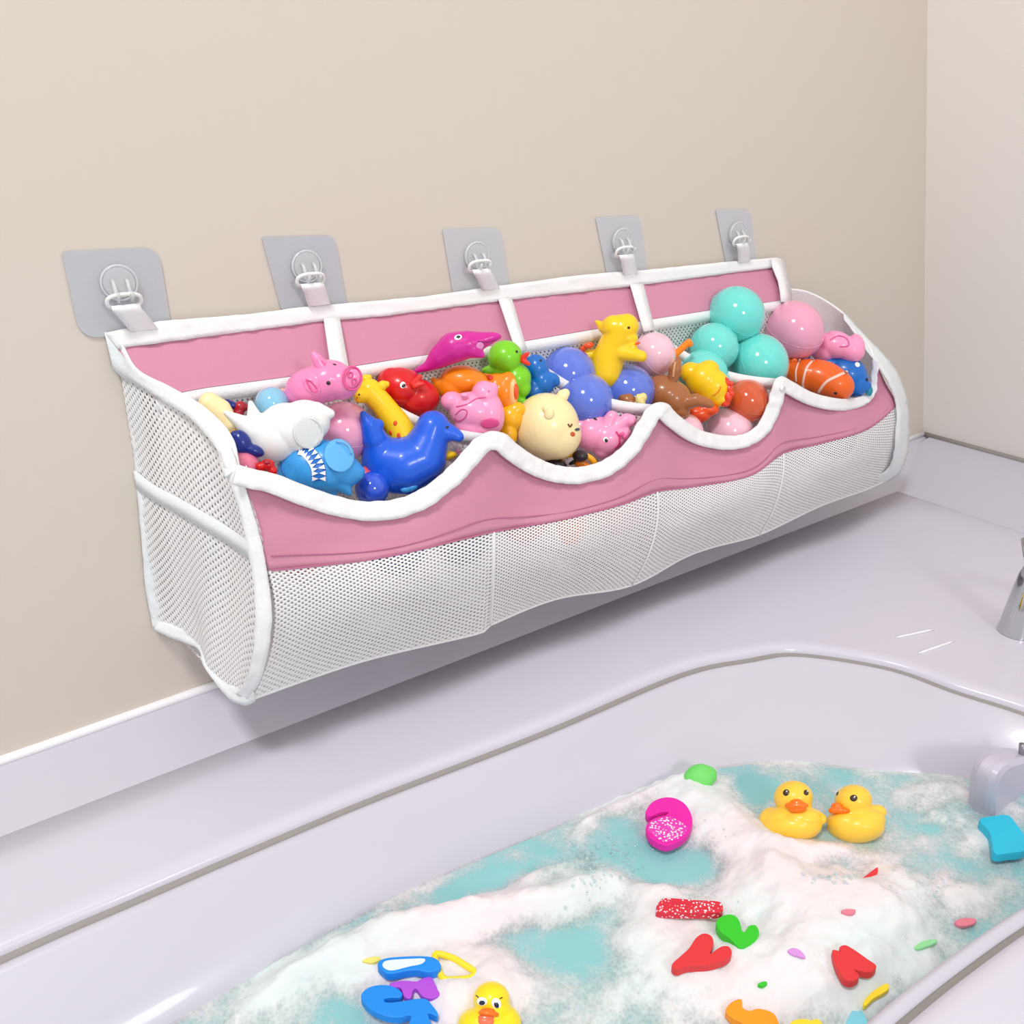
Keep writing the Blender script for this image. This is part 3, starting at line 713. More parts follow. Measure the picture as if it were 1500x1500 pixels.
t.blob('body', [(392, 681, 0, 11, 9, 9), (382, 684, 0, 9, 7, 8, 20), (400, 690, 0, 7, 7, 8)], RED); t.dot('knob', 391, 677, 5, 4, DKRED, 3)
t = Toy('toy_pig', 'pink toy pig with a round snout on top of the left pile', 'toy pig', 478, 562, Y=-.10, group=HP)
t.blob('body', [(458, 566, 0, 41, 29, 34, -12), (478, 558, 2, 38, 31, 32, -18), (500, 560, 8, 26, 26, 26), (508, 560, 12, 19, 21, 20), (440, 578, -4, 26, 20, 26)], PIGP)
sn = t.blob('snout', [(516, 554, 29, 13, 17, 8, 12), (512, 554, 24, 14, 18, 9, 12)], PIGP, voxel=1.2, main=False)
b_ = t.bvh; t.wire('snout_rim', [(516+13.5*math.cos(a), 554+17*math.sin(a), 35-3*math.cos(a)) for a in np.linspace(0, 2*math.pi, 16, endpoint=False)], 1.6, PIGD, sn, True)
for x, y in ((513, 549), (519, 559)): t.wire('nostril', [(x+3.6*math.cos(a), y+4.3*math.sin(a), 37.5) for a in np.linspace(0, 2*math.pi, 10, endpoint=False)], 1.1, PIGD, sn, True)
e = t.blob('ear', chain([(471, 538, 16, 10), (465, 527, 18, 8), (460, 519, 18, 5)])+[(472, 532, 17, 8, 7, 4, 40)], PIGP, voxel=1.1, main=False)
t.wire('ear_fold', [(465, 525, 23), (472, 530, 24), (477, 537, 23)], 1.1, PIGD, e)
e = t.blob('ear', [(457, 564, 32, 12, 12, 5), (451, 560, 31, 9, 7, 5, 30), (462, 572, 32, 8, 8, 4)], PIGP, voxel=1.1, main=False)
t.wire('ear_fold', [(448, 556, 36), (456, 559, 38), (465, 571, 37), (459, 574, 38), (453, 566, 38), (448, 556, 36)], 1.2, PIGD, e)
t.dot('eye', 481, 561, 3, 3.2, BLACK, 1.5); t.dot('eye', 490, 534, 3, 1.6, BLACK, 1.2)
ball('pale pink ball in the middle of the left pocket, between whale and blue seal', 503, 632, 45, -.085, BPNK, 10)
t = Toy('toy_giraffe', 'long necked yellow toy giraffe leaning down beside the pink ball', 'toy giraffe', 570, 602, Y=-.1, group=HP)
t.blob('body', chain([(541, 572, 0, 18), (560, 592, 0, 17), (582, 622, 0, 20), (596, 648, 0, 22)])+chain([(538, 577, 4, 14), (527, 582, 8, 9)]), YEL)
for q in (((541, 562, 0, 6), (536, 555, 0, 7)), ((553, 570, 4, 6), (560, 565, 4, 7.5)), ((540, 553, 0, 5), (531, 556, 0, 4)), ((560, 562, 2, 5), (566, 563, 2, 5))): t.blob('horn', chain(list(q)), YEL, voxel=1.1, main=False)
for x, y in ((572, 634), (584, 638), (579, 620)): t.dot('spot', x, y, 4, 3, ORR, 1)
t.dot('eye', 526, 578, 1.6, 1.4, BLACK, 1); t.dot('nostril', 523, 583, 1.4, 1, RUST, .8)
t = Toy('toy_duck', 'glossy red toy duck lying behind the yellow giraffe', 'toy duck', 596, 572, Y=-.075, group=HP)
t.blob('body', [(588, 568, 0, 36, 30, 32, 15), (612, 583, -2, 32, 28, 28), (574, 560, 0, 22, 22, 22)], RED)
bk = t.blob('beak', chain([(606, 563, 28, 6), (615, 552, 30, 4)])+chain([(608, 566, 30, 5), (619, 562, 31, 3.5)]), V('bill_scarlet', (226, 44, 30)), voxel=1.2, main=False)
t.dot('eye_white', 590, 564, 4.2, 5, WHITE, 1); t.dot('eye', 591, 565, 2.8, 3.6, BLACK, 1.6)
t = Toy('toy_whale', 'white rubber toy whale upside down with its round base showing', 'toy whale', 430, 635, Y=-.125, group=HP)
t.blob('body', [(424, 628, 0, 46, 38, 34, 15), (400, 640, 0, 42, 36, 32, 25), (446, 618, 0, 38, 33, 30), (380, 645, -2, 26, 30, 24)]+chain([(462, 606, 2, 18), (484, 606, 4, 7)])+chain([(372, 632, 4, 20), (352, 618, 12, 11), (330, 604, 20, 3.5)])+chain([(374, 618, 2, 14), (370, 602, 2, 8), (367, 590, 2, 4)])+chain([(395, 660, 2, 16), (392, 668, 2, 8)]), WHT)
t.dot('base_disc', 452, 633, 24, 26, mat('milky_plastic', (228, 234, 233), .25, coat=.5), 2.2, 20)
t.stroke('base_ring', [(452+19*math.cos(a), 633+20*math.sin(a)) for a in np.linspace(0, 2*math.pi, 14, endpoint=False)], 1.8, WHT, closed=True, lift=2.9)
t = Toy('toy_shark', 'sky blue toy shark with white teeth at the front of the left pocket', 'toy shark', 465, 688, Y=-.14, group=HP)
t.blob('body', [(460, 686, 0, 53, 40, 38, 14), (478, 680, 0, 44, 36, 36, 20), (436, 690, 0, 30, 32, 30)]+chain([(500, 690, 0, 28), (520, 692, 0, 14), (528, 690, 0, 7)])+chain([(462, 650, 6, 12), (464, 640, 6, 5)])+chain([(500, 708, 6, 14), (511, 722, 6, 5)])+chain([(476, 716, 4, 12), (488, 724, 4, 6)]), SKY)
mouth = [(436, 656), (446, 658), (458, 670), (466, 686), (467, 704)]
t.stroke('mouth', mouth, 21, DBLUE, lift=.5)
cm_ = crom(mouth, 5)
for sgn in (-1, 1):
    for i in range(0, len(cm_)-2, 2):
        p = cm_[i]; d = cm_[i+2]-p; d = d/np.linalg.norm(d); nn = np.array([-d[1], d[0]])*sgn; c0 = p+nn*10; tri = [c0, c0+d*7, c0+d*3.4-nn*9.5]
        vs_ = []
        for L_ in (1.2, 2.6):
            for q in tri:
                z, _ = t.on(*q); vs_.append(Vector((q[0]-t.px, -(q[1]-t.py), z+L_)))
        me = bpy.data.meshes.new('tooth'); me.from_pydata(vs_, [], [(0, 2, 1), (3, 4, 5), (0, 1, 4, 3), (1, 2, 5, 4), (2, 0, 3, 5)]); me.update()
        o = t.finish('tooth', me, WHITE, t.root); o.data.polygons.foreach_set('use_smooth', [False]*5)
t.dot('base_disc', 497, 667, 24, 28, mat('clear_blue_plastic', (92, 178, 236), .15, coat=.6), 2, -20)
t.stroke('base_ring', [(497+17*math.cos(a)-4*math.sin(a), 667+20*math.sin(a)+3*math.cos(a)) for a in np.linspace(0, 2*math.pi, 14, endpoint=False)], 1.6, V('pale_blue_line', (130, 200, 244)), closed=True, lift=2.7)
t.stroke('cheek_line', [(410, 672), (414, 692), (424, 702)], 1.6, DBLUE)
ball('royal blue ball at the bottom of the left pocket, between shark and seal', 545, 716, 26, -.142, balls('royal_blue', (46, 92, 216)), 40)
t = Toy('rubber_toy', 'little coral red toy wedged between the blue shark and blue seal', 'bath toy', 540, 697, Y=-.13, group=HP)
t.blob('body', [(540, 697, 0, 11, 9, 9, 20), (534, 692, 0, 7, 9, 7)], V('coral', (236, 84, 104)))
t = Toy('toy_seal', 'big royal blue toy seal with raised tail at the front of the left pocket', 'toy seal', 596, 672, Y=-.135, group=HP)
t.blob('body', chain([(532, 606, 30, 5), (541, 622, 26, 13), (548, 642, 16, 19)])+chain([(550, 644, 12, 18), (562, 674, 0, 33), (592, 682, 0, 42), (616, 672, 0, 38), (628, 645, 4, 29), (634, 626, 6, 25)])+chain([(642, 630, 8, 19), (666, 636, 12, 10), (672, 640, 13, 8)])+[(580, 686, 0, 48, 38, 36, 10), (552, 622, 24, 11, 9, 8)]+chain([(590, 706, 6, 18), (604, 716, 8, 9)]), BLUE)
t.blob('flipper', [(600, 714, 22, 12, 6.5, 5, -10), (594, 717, 22, 8, 5, 5)], SKY, voxel=1.2, main=False)
t.dot('eye', 655, 626, 2, 3, BLACK, 1.2, 20)
t = Toy('toy_bird', 'small white toy with a yellow cap tucked behind the blue seal at the wavy rim', 'bath toy', 651, 680, Y=-.15, group=HP)
t.blob('body', [(648, 684, 0, 14, 17, 11, 30), (638, 696, 0, 12, 12, 10)], WHT); t.blob('cap', [(656, 667, 5, 14, 7, 10, -5), (648, 669, 5, 9, 6, 9)], YEL, voxel=1.2, main=False)
t.blob('comb', [(671, 661, 6, 3.5, 3, 3), (675, 666, 6, 2.6, 3, 3)], LPINK, voxel=.9, main=False)
# --- second pocket
t = Toy('toy_dolphin', 'magenta toy dolphin lying up against the back panel', 'toy dolphin', 672, 507, Y=-.085, group=HP)
t.blob('body', chain([(608, 544, 0, 3.5), (628, 536, 2, 8), (645, 522, 4, 17), (664, 509, 6, 23), (684, 505, 6, 21), (704, 499, 8, 13), (722, 494, 9, 8), (730, 493, 9, 5)])+chain([(692, 512, 12, 13), (706, 520, 14, 5)]), MAG)
t.dot('eye_white', 671, 494, 6, 4.8, WHITE, 1, -25); t.dot('eye', 671.5, 494, 3.4, 3, BLACK, 2, -25); t.dot('cheek', 703, 507, 6, 6.5, V('cheek_pink', (240, 150, 205)), 1)
t.stroke('mouth_line', [(700, 500), (714, 501), (728, 498)], 1.3, V('deep_magenta', (150, 16, 110)))
t = Toy('toy_fish', 'plain orange rubber fish beside the red duck, tail to the left', 'toy fish', 678, 560, Y=-.085, group=HP)
t.blob('body', [(678, 558, 0, 34, 23, 26, 5), (664, 568, 0, 24, 22, 22), (694, 562, 0, 22, 20, 22)]+chain([(652, 566, 0, 14), (638, 559, 0, 5), (634, 556, 0, 4)])+[(640, 566, 0, 7, 5, 4, 30)], ORA)
t = Toy('toy_duck', 'lime green toy duck with a red beak behind the orange toys', 'toy duck', 750, 540, Y=-.085, group=HP)
t.blob('body', [(740, 524, 4, 26, 26, 25), (756, 556, 0, 22, 24, 22, 30), (765, 567, 2, 13, 15, 14), (736, 546, 0, 28, 12, 20), (763, 592, 0, 11, 11, 10), (750, 580, 0, 14, 16, 14), (722, 543, 0, 18, 8, 12)], LIME)
bk = t.blob('beak', chain([(766, 524, 14, 4.5), (773, 518, 17, 3)])+chain([(766, 528, 14, 4.5), (774, 533, 17, 3.2)]), FRED, voxel=1, main=False)
t.dot('eye', 757, 515, 2.2, 2.6, BLACK, 1)
t = Toy('toy_fish', 'boxy orange toy fish with a square open mouth next to the lime duck', 'toy fish', 737, 573, Y=-.105, group=HP)
t.blob('body', [(727, 568, 0, 18, 22, 20), (738, 574, 0, 19, 28, 20), (744, 560, 2, 12, 16, 14), (744, 590, 2, 12, 14, 14)]+chain([(716, 556, 6, 9), (710, 552, 8, 6)]), ORA)
t.blob('mouth', [(751, 575, 9, 8, 21, 10)], V('pale_orange', (252, 196, 130)), main=False); t.blob('mouth_hole', [(755, 574, 12, 5, 13, 8)], ORR, main=False); t.dot('nose', 718, 553, 5, 4, FRED, 2)
t = Toy('toy_hippo', 'bubblegum pink toy hippo lying on its back in the second pocket', 'toy hippo', 695, 602, Y=-.13, group=HP)
t.blob('body', [(694, 604, 0, 38, 30, 28, 15), (662, 588, 2, 17, 15, 16), (710, 578, 4, 19, 21, 20, -20), (716, 606, 2, 23, 34, 24, -8), (690, 626, 0, 26, 22, 22, 30), (722, 570, 6, 8, 10, 8), (703, 628, 2, 26, 16, 18)], LPINK)
t.stroke('belly_fold', [(667, 608), (676, 600), (684, 602), (681, 612), (671, 617), (666, 612)], 1.3, PIGD); t.stroke('mouth_line', [(668, 596), (684, 592), (698, 584), (712, 582)], 1.4, PIGD)
t.dot('cheek', 718, 620, 14, 8, PIGD, 1.6, 10); t.dot('nostril', 679, 577, 2, 1.3, PIGD, 1); t.dot('nostril', 716, 573, 1.6, 1.2, PIGD, 1); t.blob('nose_bump', [(680, 579, 24, 6, 4, 4)], LPINK, main=False)
t = Toy('toy_duck', 'strong blue toy duck wedged between lime duck and periwinkle balls', 'toy duck', 787, 548, Y=-.085, group=HP)
t.blob('body', [(786, 540, 0, 18, 22, 18, -15), (795, 560, 0, 18, 20, 18), (806, 556, 0, 14, 11, 12), (780, 572, 0, 20, 20, 18), (812, 560, 0, 9, 7, 8)], DBLUE); t.dot('eye', 792, 528, 2, 2.4, BLACK, 1)
ball('rearmost periwinkle blue ball, right of the strong blue duck', 832, 549, 42, -.06, PERI, 30)
ball('periwinkle blue ball directly behind the cream bear face', 857, 588, 43, -.10, PERI, 12)
ball('periwinkle blue ball between the yellow dinosaur and the brown deer', 919, 573, 41, -.095, PERI, -20)
t = Toy('toy_dinosaur', 'yellow toy dinosaur standing tallest in the middle of the pile', 'toy dinosaur', 902, 505, Y=-.085, group=HP)
t.blob('body', chain([(911, 482, 6, 22), (900, 505, 2, 23), (890, 528, 0, 24), (886, 548, 0, 24)])+[(900, 480, 6, 20, 19, 20), (918, 478, 6, 18, 19, 18), (918, 496, 8, 17, 12, 16)]+chain([(908, 516, 12, 13), (930, 520, 16, 10), (939, 522, 16, 9)])+chain([(884, 480, 6, 8), (874, 471, 4, 3)])+chain([(912, 510, 12, 10), (926, 507, 14, 8)])+[(862, 520, -4, 16, 8, 10, -15)], YEL)
t.blob('back_spike', [(862, 506, 8, 8, 5, 5, -15), (854, 511, 6, 5, 4, 4)], ORR, voxel=1, main=False); t.dot('muzzle_mark', 934, 503, 2, 5, ORR, 1)
t.dot('eye', 921, 480, 2, 2.4, BLACK, 1)
ball('pale pink ball half hidden behind the yellow dinosaur arm', 958, 519, 33, -.075, BPAL, 60)
t = Toy('rubber_toy', 'amber yellow toy squeezed between pink hippo and cream bear', 'bath toy', 746, 622, Y=-.125, group=HP)
t.blob('body', [(748, 612, 0, 18, 20, 16), (744, 636, 0, 14, 22, 15), (756, 600, 0, 14, 12, 12)], V('amber_yellow', (252, 184, 16)))
t = Toy('toy_bear', 'round cream toy bear face with closed eyes and orange cheeks', 'toy bear', 800, 624, Y=-.138, group=HP)
t.blob('body', [(800, 625, 0, 49, 50, 44), (812, 636, 0, 40, 38, 38), (758, 618, 0, 10, 9, 10)], CREAM)
t.blob('ear', [(824, 580, 8, 9, 10, 6, 30), (828, 576, 8, 7, 7, 5)], CREAM, voxel=1.1, main=False); t.blob('ear', [(804, 605, 42, 8, 10, 5, 10), (801, 599, 42, 7, 6, 5)], CREAM, voxel=1.1, main=False)
t.stroke('closed_eye', [(832, 621), (835, 625), (838, 621)], 2.2, mat('brown_line', (120, 70, 30), .5)); t.dot('cheek', 839, 636, 3.6, 5, RUST, 1, 10)
t.dot('nose', 846, 629, 2.2, 8, V('slate', (60, 70, 90)), 1.6)
t = Toy('toy_pig', 'small light pink toy pig lying on its side with a magenta collar', 'toy pig', 880, 640, Y=-.14, group=HP)
t.blob('body', [(868, 636, 0, 28, 26, 24), (888, 642, 2, 27, 26, 24, 20), (882, 660, 2, 14, 12, 14, 30), (850, 628, -2, 20, 20, 18)]+chain([(890, 622, 8, 12), (896, 610, 10, 9)])+chain([(902, 628, 6, 12), (918, 614, 8, 9), (924, 616, 8, 9)])+chain([(908, 640, 6, 14), (916, 634, 8, 9)])+chain([(862, 618, 4, 12), (874, 612, 4, 8)]), LPINK)
t.stroke('collar', [(902, 632), (907, 640), (907, 650), (901, 657)], 2.4, LINEP, lift=1); t.blob('bow', [(911, 636, 24, 4.5, 3, 3, -30), (915, 640, 24, 3, 3, 3)], PIGD, voxel=.9, main=False)
t.dot('eye_white', 887, 644, 4, 4, WHITE, 1); t.dot('eye', 888, 645, 2.6, 3.2, BLACK, 1.8); t.dot('eye', 872, 614, 3.2, 1.6, BLACK, 1.4)
t = Toy('toy_ring', 'golden yellow ring toy poking over the second wave of the rim', 'toy ring', 843, 680, Y=-.155, group=HP)
t.wire('ring', [(843+28*math.cos(a), 681+16*math.sin(a), -2-6*math.sin(a)) for a in np.linspace(0, 2*math.pi, 20, endpoint=False)], 4.6, V('golden', (250, 178, 22)), closed=True)
t.blob('hub', [(851, 679, 0, 10, 6, 6), (858, 683, 0, 8, 5, 5)], ORA, main=False); t.blob('spoke', [(840, 677, 0, 8, 3.5, 4, -30), (826, 682, 0, 5, 4, 4)], BLACK, main=False)
t = Toy('rubber_toy', 'black toy piece under the cream bear, left of the golden ring', 'bath toy', 812, 672, Y=-.145, group=HP)
t.blob('body', [(812, 682, 0, 18, 12, 12), (850, 668, -6, 12, 9, 9)], V('charcoal', (48, 40, 44)))
# --- third pocket
ball('topmost turquoise ball resting near the pink back panel', 1079, 461, 43, -.07, TURQ, 40)
ball('turquoise ball at the left of the topmost one, behind the orange stick', 1046, 509, 37, -.085, TURQ, -30)
ball('turquoise ball mostly hidden behind the yellow dragon and brown deer', 1030, 549, 38, -.10, TURQ, 0)
ball('large turquoise ball touching the third peak of the wavy rim', 1111, 533, 46, -.11, TURQ, 75)
ball('large pink ball at the far right of the pile', 1164, 484, 45, -.075, BPNK, 20)
t = Toy('toy_stick', 'thin orange stick standing up behind the brown deer', 'toy stick', 997, 512, Y=-.1, group=HP)
t.blob('body', chain([(984, 524, 0, 5), (997, 512, 0, 5), (1009, 501, 0, 5)], 8)+[(1010, 503, 0, 6, 5, 4, 50), (980, 528, 0, 7, 6, 5)], ORA, voxel=1.1)
t = Toy('toy_dragon', 'yellow toy dragon with a red frilly comb behind the brown deer', 'toy dragon', 1034, 560, Y=-.125, group=HP)
t.blob('body', [(1030, 556, 0, 27, 26, 24), (1044, 566, 0, 26, 26, 22), (1012, 546, 0, 17, 16, 16), (1038, 540, 2, 16, 13, 14), (1054, 584, 0, 17, 12, 14)], YEL)
t.blob('comb', [(1063, 560, 8, 6, 8, 6), (1068, 570, 8, 6, 6, 5), (1066, 582, 8, 7, 8, 6), (1072, 577, 10, 4, 4, 4), (1071, 562, 10, 4, 4, 4), (1062, 590, 6, 8, 6, 6)], V('comb_red', (238, 66, 36)), voxel=1, main=False)
t.stroke('mouth_line', [(1044, 580), (1052, 574), (1056, 566)], 1.6, ORA)
ball('rust orange ball right of the dragon comb, under the large turquoise ball', 1094, 588, 34, -.148, BRST, 20)
t = Toy('rubber_toy', 'orange red toy under the deer arm in the third pocket', 'bath toy', 1020, 605, Y=-.13, group=HP)
t.blob('body', [(1020, 606, 0, 22, 14, 16), (1034, 600, 0, 20, 10, 14), (1010, 602, 0, 12, 10, 12)], ORR)
ball('pale pink ball at the front of the third pocket', 1068, 632, 37, -.142, BPAL, 15)
ball('pale pink ball mostly hidden behind the rim, left of the other front pink ball', 1004, 632, 27, -.145, BPAL, 0)
t = Toy('toy_deer', 'brown toy deer with an upright pointed ear in the third pocket', 'toy deer', 975, 578, Y=-.12, group=HP)
t.blob('body', [(972, 576, 0, 32, 27, 28, 10), (985, 585, 0, 28, 28, 26), (990, 600, 0, 22, 18, 20), (960, 572, 2, 20, 18, 20)]+chain([(1004, 590, 8, 12), (1020, 586, 12, 10), (1038, 591, 14, 7), (1043, 594, 14, 4)]), BROWN)
e = t.blob('ear', chain([(985, 556, 10, 8), (989, 542, 11, 10), (993, 530, 11, 5), (994, 524, 11, 2.5)]), BROWN, voxel=1.2, main=False)
t.wire('ear_lining', [(989, 530, 20), (987, 542, 21.5), (986, 552, 20)], 1.8, V('tan', (214, 160, 110)), e)
t.dot('eye', 950, 576, 2.4, 3, BLACK, 1.4)
t = Toy('toy_bear', 'small brown toy paw holding a cream cone left of the deer', 'bath toy', 928, 592, Y=-.13, group=HP)
t.blob('body', [(920, 588, 0, 14, 12, 12, 30), (932, 600, 0, 17, 14, 14, 40), (913, 583, 0, 8, 7, 8), (922, 578, 0, 7, 6, 6)], BROWN)
t.blob('cone', [(938, 588, 11, 7, 12, 6, -20), (942, 582, 11, 6, 7, 5), (936, 596, 11, 4, 6, 4)], V('cone_cream', (240, 220, 140)), voxel=1, main=False)
t.stroke('jagged_edge', [(929, 580), (933, 585), (931, 590), (936, 594)], 1.6, WHITE)
# --- right pocket
t = Toy('rubber_toy', 'hot pink rubber toy at the far right behind the striped fish', 'bath toy', 1232, 505, Y=-.115, group=HP)
t.blob('body', [(1224, 506, 0, 30, 20, 20, 5), (1244, 512, 0, 24, 18, 18, 20), (1256, 506, 0, 11, 18, 12, -15), (1206, 516, 0, 18, 14, 16), (1228, 494, 4, 18, 9, 12, 15)], LPINK)
t.stroke('fold_line', [(1216, 498), (1228, 492), (1240, 496), (1243, 506), (1230, 508)], 1.6, PIGD)
t = Toy('toy_fish', 'blue toy fish behind the orange striped fish, fin raised', 'toy fish', 1236, 548, Y=-.125, group=HP)
t.blob('body', [(1238, 548, 0, 33, 28, 24, 15), (1252, 560, 0, 22, 22, 18), (1216, 536, 0, 26, 18, 18, 10)]+chain([(1264, 566, 2, 10), (1272, 564, 2, 5)]), DBLUE)
t.blob('fin', chain([(1172, 532, 4, 6), (1180, 522, 5, 7), (1184, 514, 5, 6)]), BLUE, main=False); t.dot('eye_white', 1256, 534, 4, 5, WHITE, 1); t.dot('eye', 1270, 556, 2.6, 3, BLACK, 2); t.blob('tail', [(1273, 572, 0, 6, 9, 4), (1270, 566, 2, 5, 7, 4)], V('teal', (20, 140, 160)), main=False)
t = Toy('toy_fish', 'orange toy fish with thin pale stripes in the right pocket', 'toy fish', 1203, 557, Y=-.137, group=HP)
t.blob('body', [(1203, 554, 0, 42, 27, 26, 14), (1222, 562, 0, 31, 24, 24, 20), (1184, 550, 0, 28, 25, 24)]+chain([(1172, 548, 0, 20), (1162, 542, 0, 14), (1158, 530, 2, 6)])+[(1162, 556, 0, 9, 14, 10)], CORAL)
t.stroke('pale_stripe', [(1172, 526), (1166, 542), (1166, 560)], 2.4, LINEW); t.stroke('pale_stripe', [(1192, 526), (1181, 540), (1176, 562), (1177, 568)], 3.4, LINEW); t.stroke('pale_stripe', [(1242, 544), (1228, 550), (1210, 560), (1198, 576)], 4, LINEW)
t.dot('eye', 1224, 576, 2.4, 2.6, BLACK, 1.2); t.blob('fin', [(1164, 528, 8, 5, 4, 3, 20), (1160, 530, 8, 3, 3, 3)], CORAL, voxel=1, main=False)
# --- toys lower down, seen through the white mesh
LG = 'toys at the bottom of the bag behind the mesh'
for lb, x, y, r, Y, m in (('crimson ball low in the bag, behind the mesh at the left front corner', 436, 800, 44, -.15, BCRI), ('navy ball low in the bag, behind the first mesh panel below the big seal', 580, 800, 46, -.15, BNAV), ('dark blue ball behind the mesh just left of the first seam', 676, 790, 40, -.152, BNAV),
                        ('crimson ball behind the mesh just right of the first seam', 766, 760, 38, -.152, BCRI), ('pink ball behind the mesh of the third pocket', 1040, 690, 34, -.148, BPNK), ('dark blue ball behind the mesh of the right pocket', 1222, 640, 34, -.138, BNAV), ('pale pink ball behind the mesh of the second pocket', 905, 742, 38, -.15, BPAL)):
    ball(lb, x, y, r, Y, m, 0, group=LG)
t = Toy('toy_block', 'orange block toy seen through the mesh under the second wave', 'toy block', 834, 770, Y=-.16, group=LG)
t.blob('body', [(828, 762, 0, 14, 30, 14), (842, 764, 0, 14, 32, 14), (835, 785, 0, 16, 14, 12)], ORA)
# ------------------------------------------------------------------ things in the water
DG = 'rubber ducks floating in the tub'
DY = V('duck_yellow', (255, 208, 66)); IR = mat('brown_iris', (84, 44, 24), .2, coat=.6)
def duckling(label, hx, hy, bx, by, parts, beak, eyes):
    t = Toy('rubber_duck', label, 'rubber duck', bx, by, Z=ZW+.012, group=DG)
    t.blob('body', parts, DY, voxel=1.2)
    b = t.blob('beak', beak, BEAK, voxel=.9, main=False)
    for x, y, a, c, r in eyes:
        t.dot('eye', x, y, a, c, BLACK, 1, r); 
        o = t.dot('iris', x+.4, y-.2, a*.66, c*.66, IR, 1.5, r); o = t.dot('glint', x+a*.25, y-c*.3, a*.3, c*.3, WHITE, 2.2, r)
    return t
duckling('yellow rubber duck facing the camera, left one of the pair in the foam', 1162, 1167, 1160, 1206,
         [(1162, 1168, 8, 29, 25, 26), (1164, 1178, 6, 26, 20, 24), (1160, 1209, 0, 45, 25, 36), (1150, 1200, 0, 34, 20, 30), (1172, 1200, 4, 34, 20, 30)]+chain([(1190, 1200, 4, 16), (1202, 1200, 4, 9)])+chain([(1130, 1200, 0, 18), (1120, 1198, -4, 9)]),
         [(1167, 1180, 33, 18, 6, 8, 0), (1167, 1176, 32, 10, 6, 8), (1168, 1186, 31, 13, 4.5, 7)], [(1151.5, 1161, 5, 5, 0), (1181, 1161, 4.2, 5, 0)])
duckling('yellow rubber duck turned to the left, right one of the pair in the foam', 1249, 1172, 1255, 1208,
         [(1250, 1173, 6, 28, 24, 26), (1252, 1184, 4, 26, 20, 24), (1254, 1210, 0, 43, 26, 36), (1262, 1202, 0, 36, 20, 30), (1238, 1204, 6, 28, 20, 28)]+chain([(1272, 1196, -4, 18), (1288, 1188, -8, 9), (1291, 1190, -8, 8)]),
         [(1231, 1187, 25, 15, 5.5, 9, 5), (1226, 1181, 25, 9, 6, 8), (1221, 1187, 27, 8, 5, 8)], [(1226.5, 1162, 3, 5, 25), (1250.5, 1169, 5.6, 5, 0)])
t = Toy('rubber_duck', 'bright yellow rubber duck with big eyes and open beak at the bottom edge', 'rubber duck', 714, 1486, Z=ZW+.014, group=DG)
YB = V('bright_yellow', (255, 226, 18))
t.blob('body', [(720, 1464, 8, 27, 27, 27), (722, 1482, 6, 28, 30, 27), (718, 1510, 0, 46, 36, 36), (706, 1500, 2, 36, 26, 32), (736, 1500, 0, 28, 30, 28)], YB, voxel=1.4)
t.dot('eye_white', 706, 1467, 6.5, 9, WHITE, 1.4, 8); t.dot('eye', 706.5, 1469, 4, 6.2, mat('dark_blue_paint', (20, 30, 60), .2, coat=.6), 2.4, 8); t.dot('eye_white', 727, 1470, 7, 9, WHITE, 1.4, 12); t.dot('eye', 727, 1472, 4, 6, MATS['dark_blue_paint'], 2.4, 12)
t.dot('glint', 705, 1465, 1.1, 1.4, WHITE, 4); t.dot('glint', 726, 1468, 1.1, 1.4, WHITE, 4)
t.stroke('eyelash', [(697, 1458), (701, 1461)], 1, BLACK); t.stroke('eyelash', [(732, 1463), (736, 1461)], 1, BLACK)
t.blob('upper_beak', [(715, 1484, 36, 15, 5, 9, 5), (714, 1480, 34, 11, 4, 7), (727, 1486, 33, 4, 4, 5)], BEAK, voxel=1, main=False)
t.blob('lower_beak', [(712, 1496, 33, 12, 8, 6, 5), (712, 1490, 32, 12, 5, 6)], V('salmon', (246, 120, 84)), voxel=1, main=False)
# foam shapes: outlines read where they float, a real slab thickness below
FGp = 'foam letters and numbers floating in the tub'
def speckled(name, rgb, lo=.45, hi=.6, scale=160):
    if name in MATS: return MATS[name]
    m = rubber(name, rgb); nt = m.node_tree; b = nt.nodes['Principled BSDF']; src = b.inputs['Base Color'].links[0].from_socket
    tc = nt.nodes['Texture Coordinate']; vo = nt.nodes.new('ShaderNodeTexVoronoi'); vo.inputs['Scale'].default_value = scale; nt.links.new(tc.outputs['Object'], vo.inputs['Vector'])
    r = nt.nodes.new('ShaderNodeMapRange'); r.inputs[1].default_value = lo; r.inputs[2].default_value = hi; r.inputs[3].default_value = 1; r.inputs[4].default_value = 0
    nt.links.new(vo.outputs['Distance'], r.inputs[0]); mx = nt.nodes.new('ShaderNodeMix'); mx.data_type = 'RGBA'; nt.links.new(r.outputs[0], mx.inputs[0]); nt.links.new(src, mx.inputs[6]); mx.inputs[7].default_value = (.93, .86, .9, 1)
    nt.links.new(mx.outputs[2], b.inputs['Base Color']); MATS[name] = m; return m
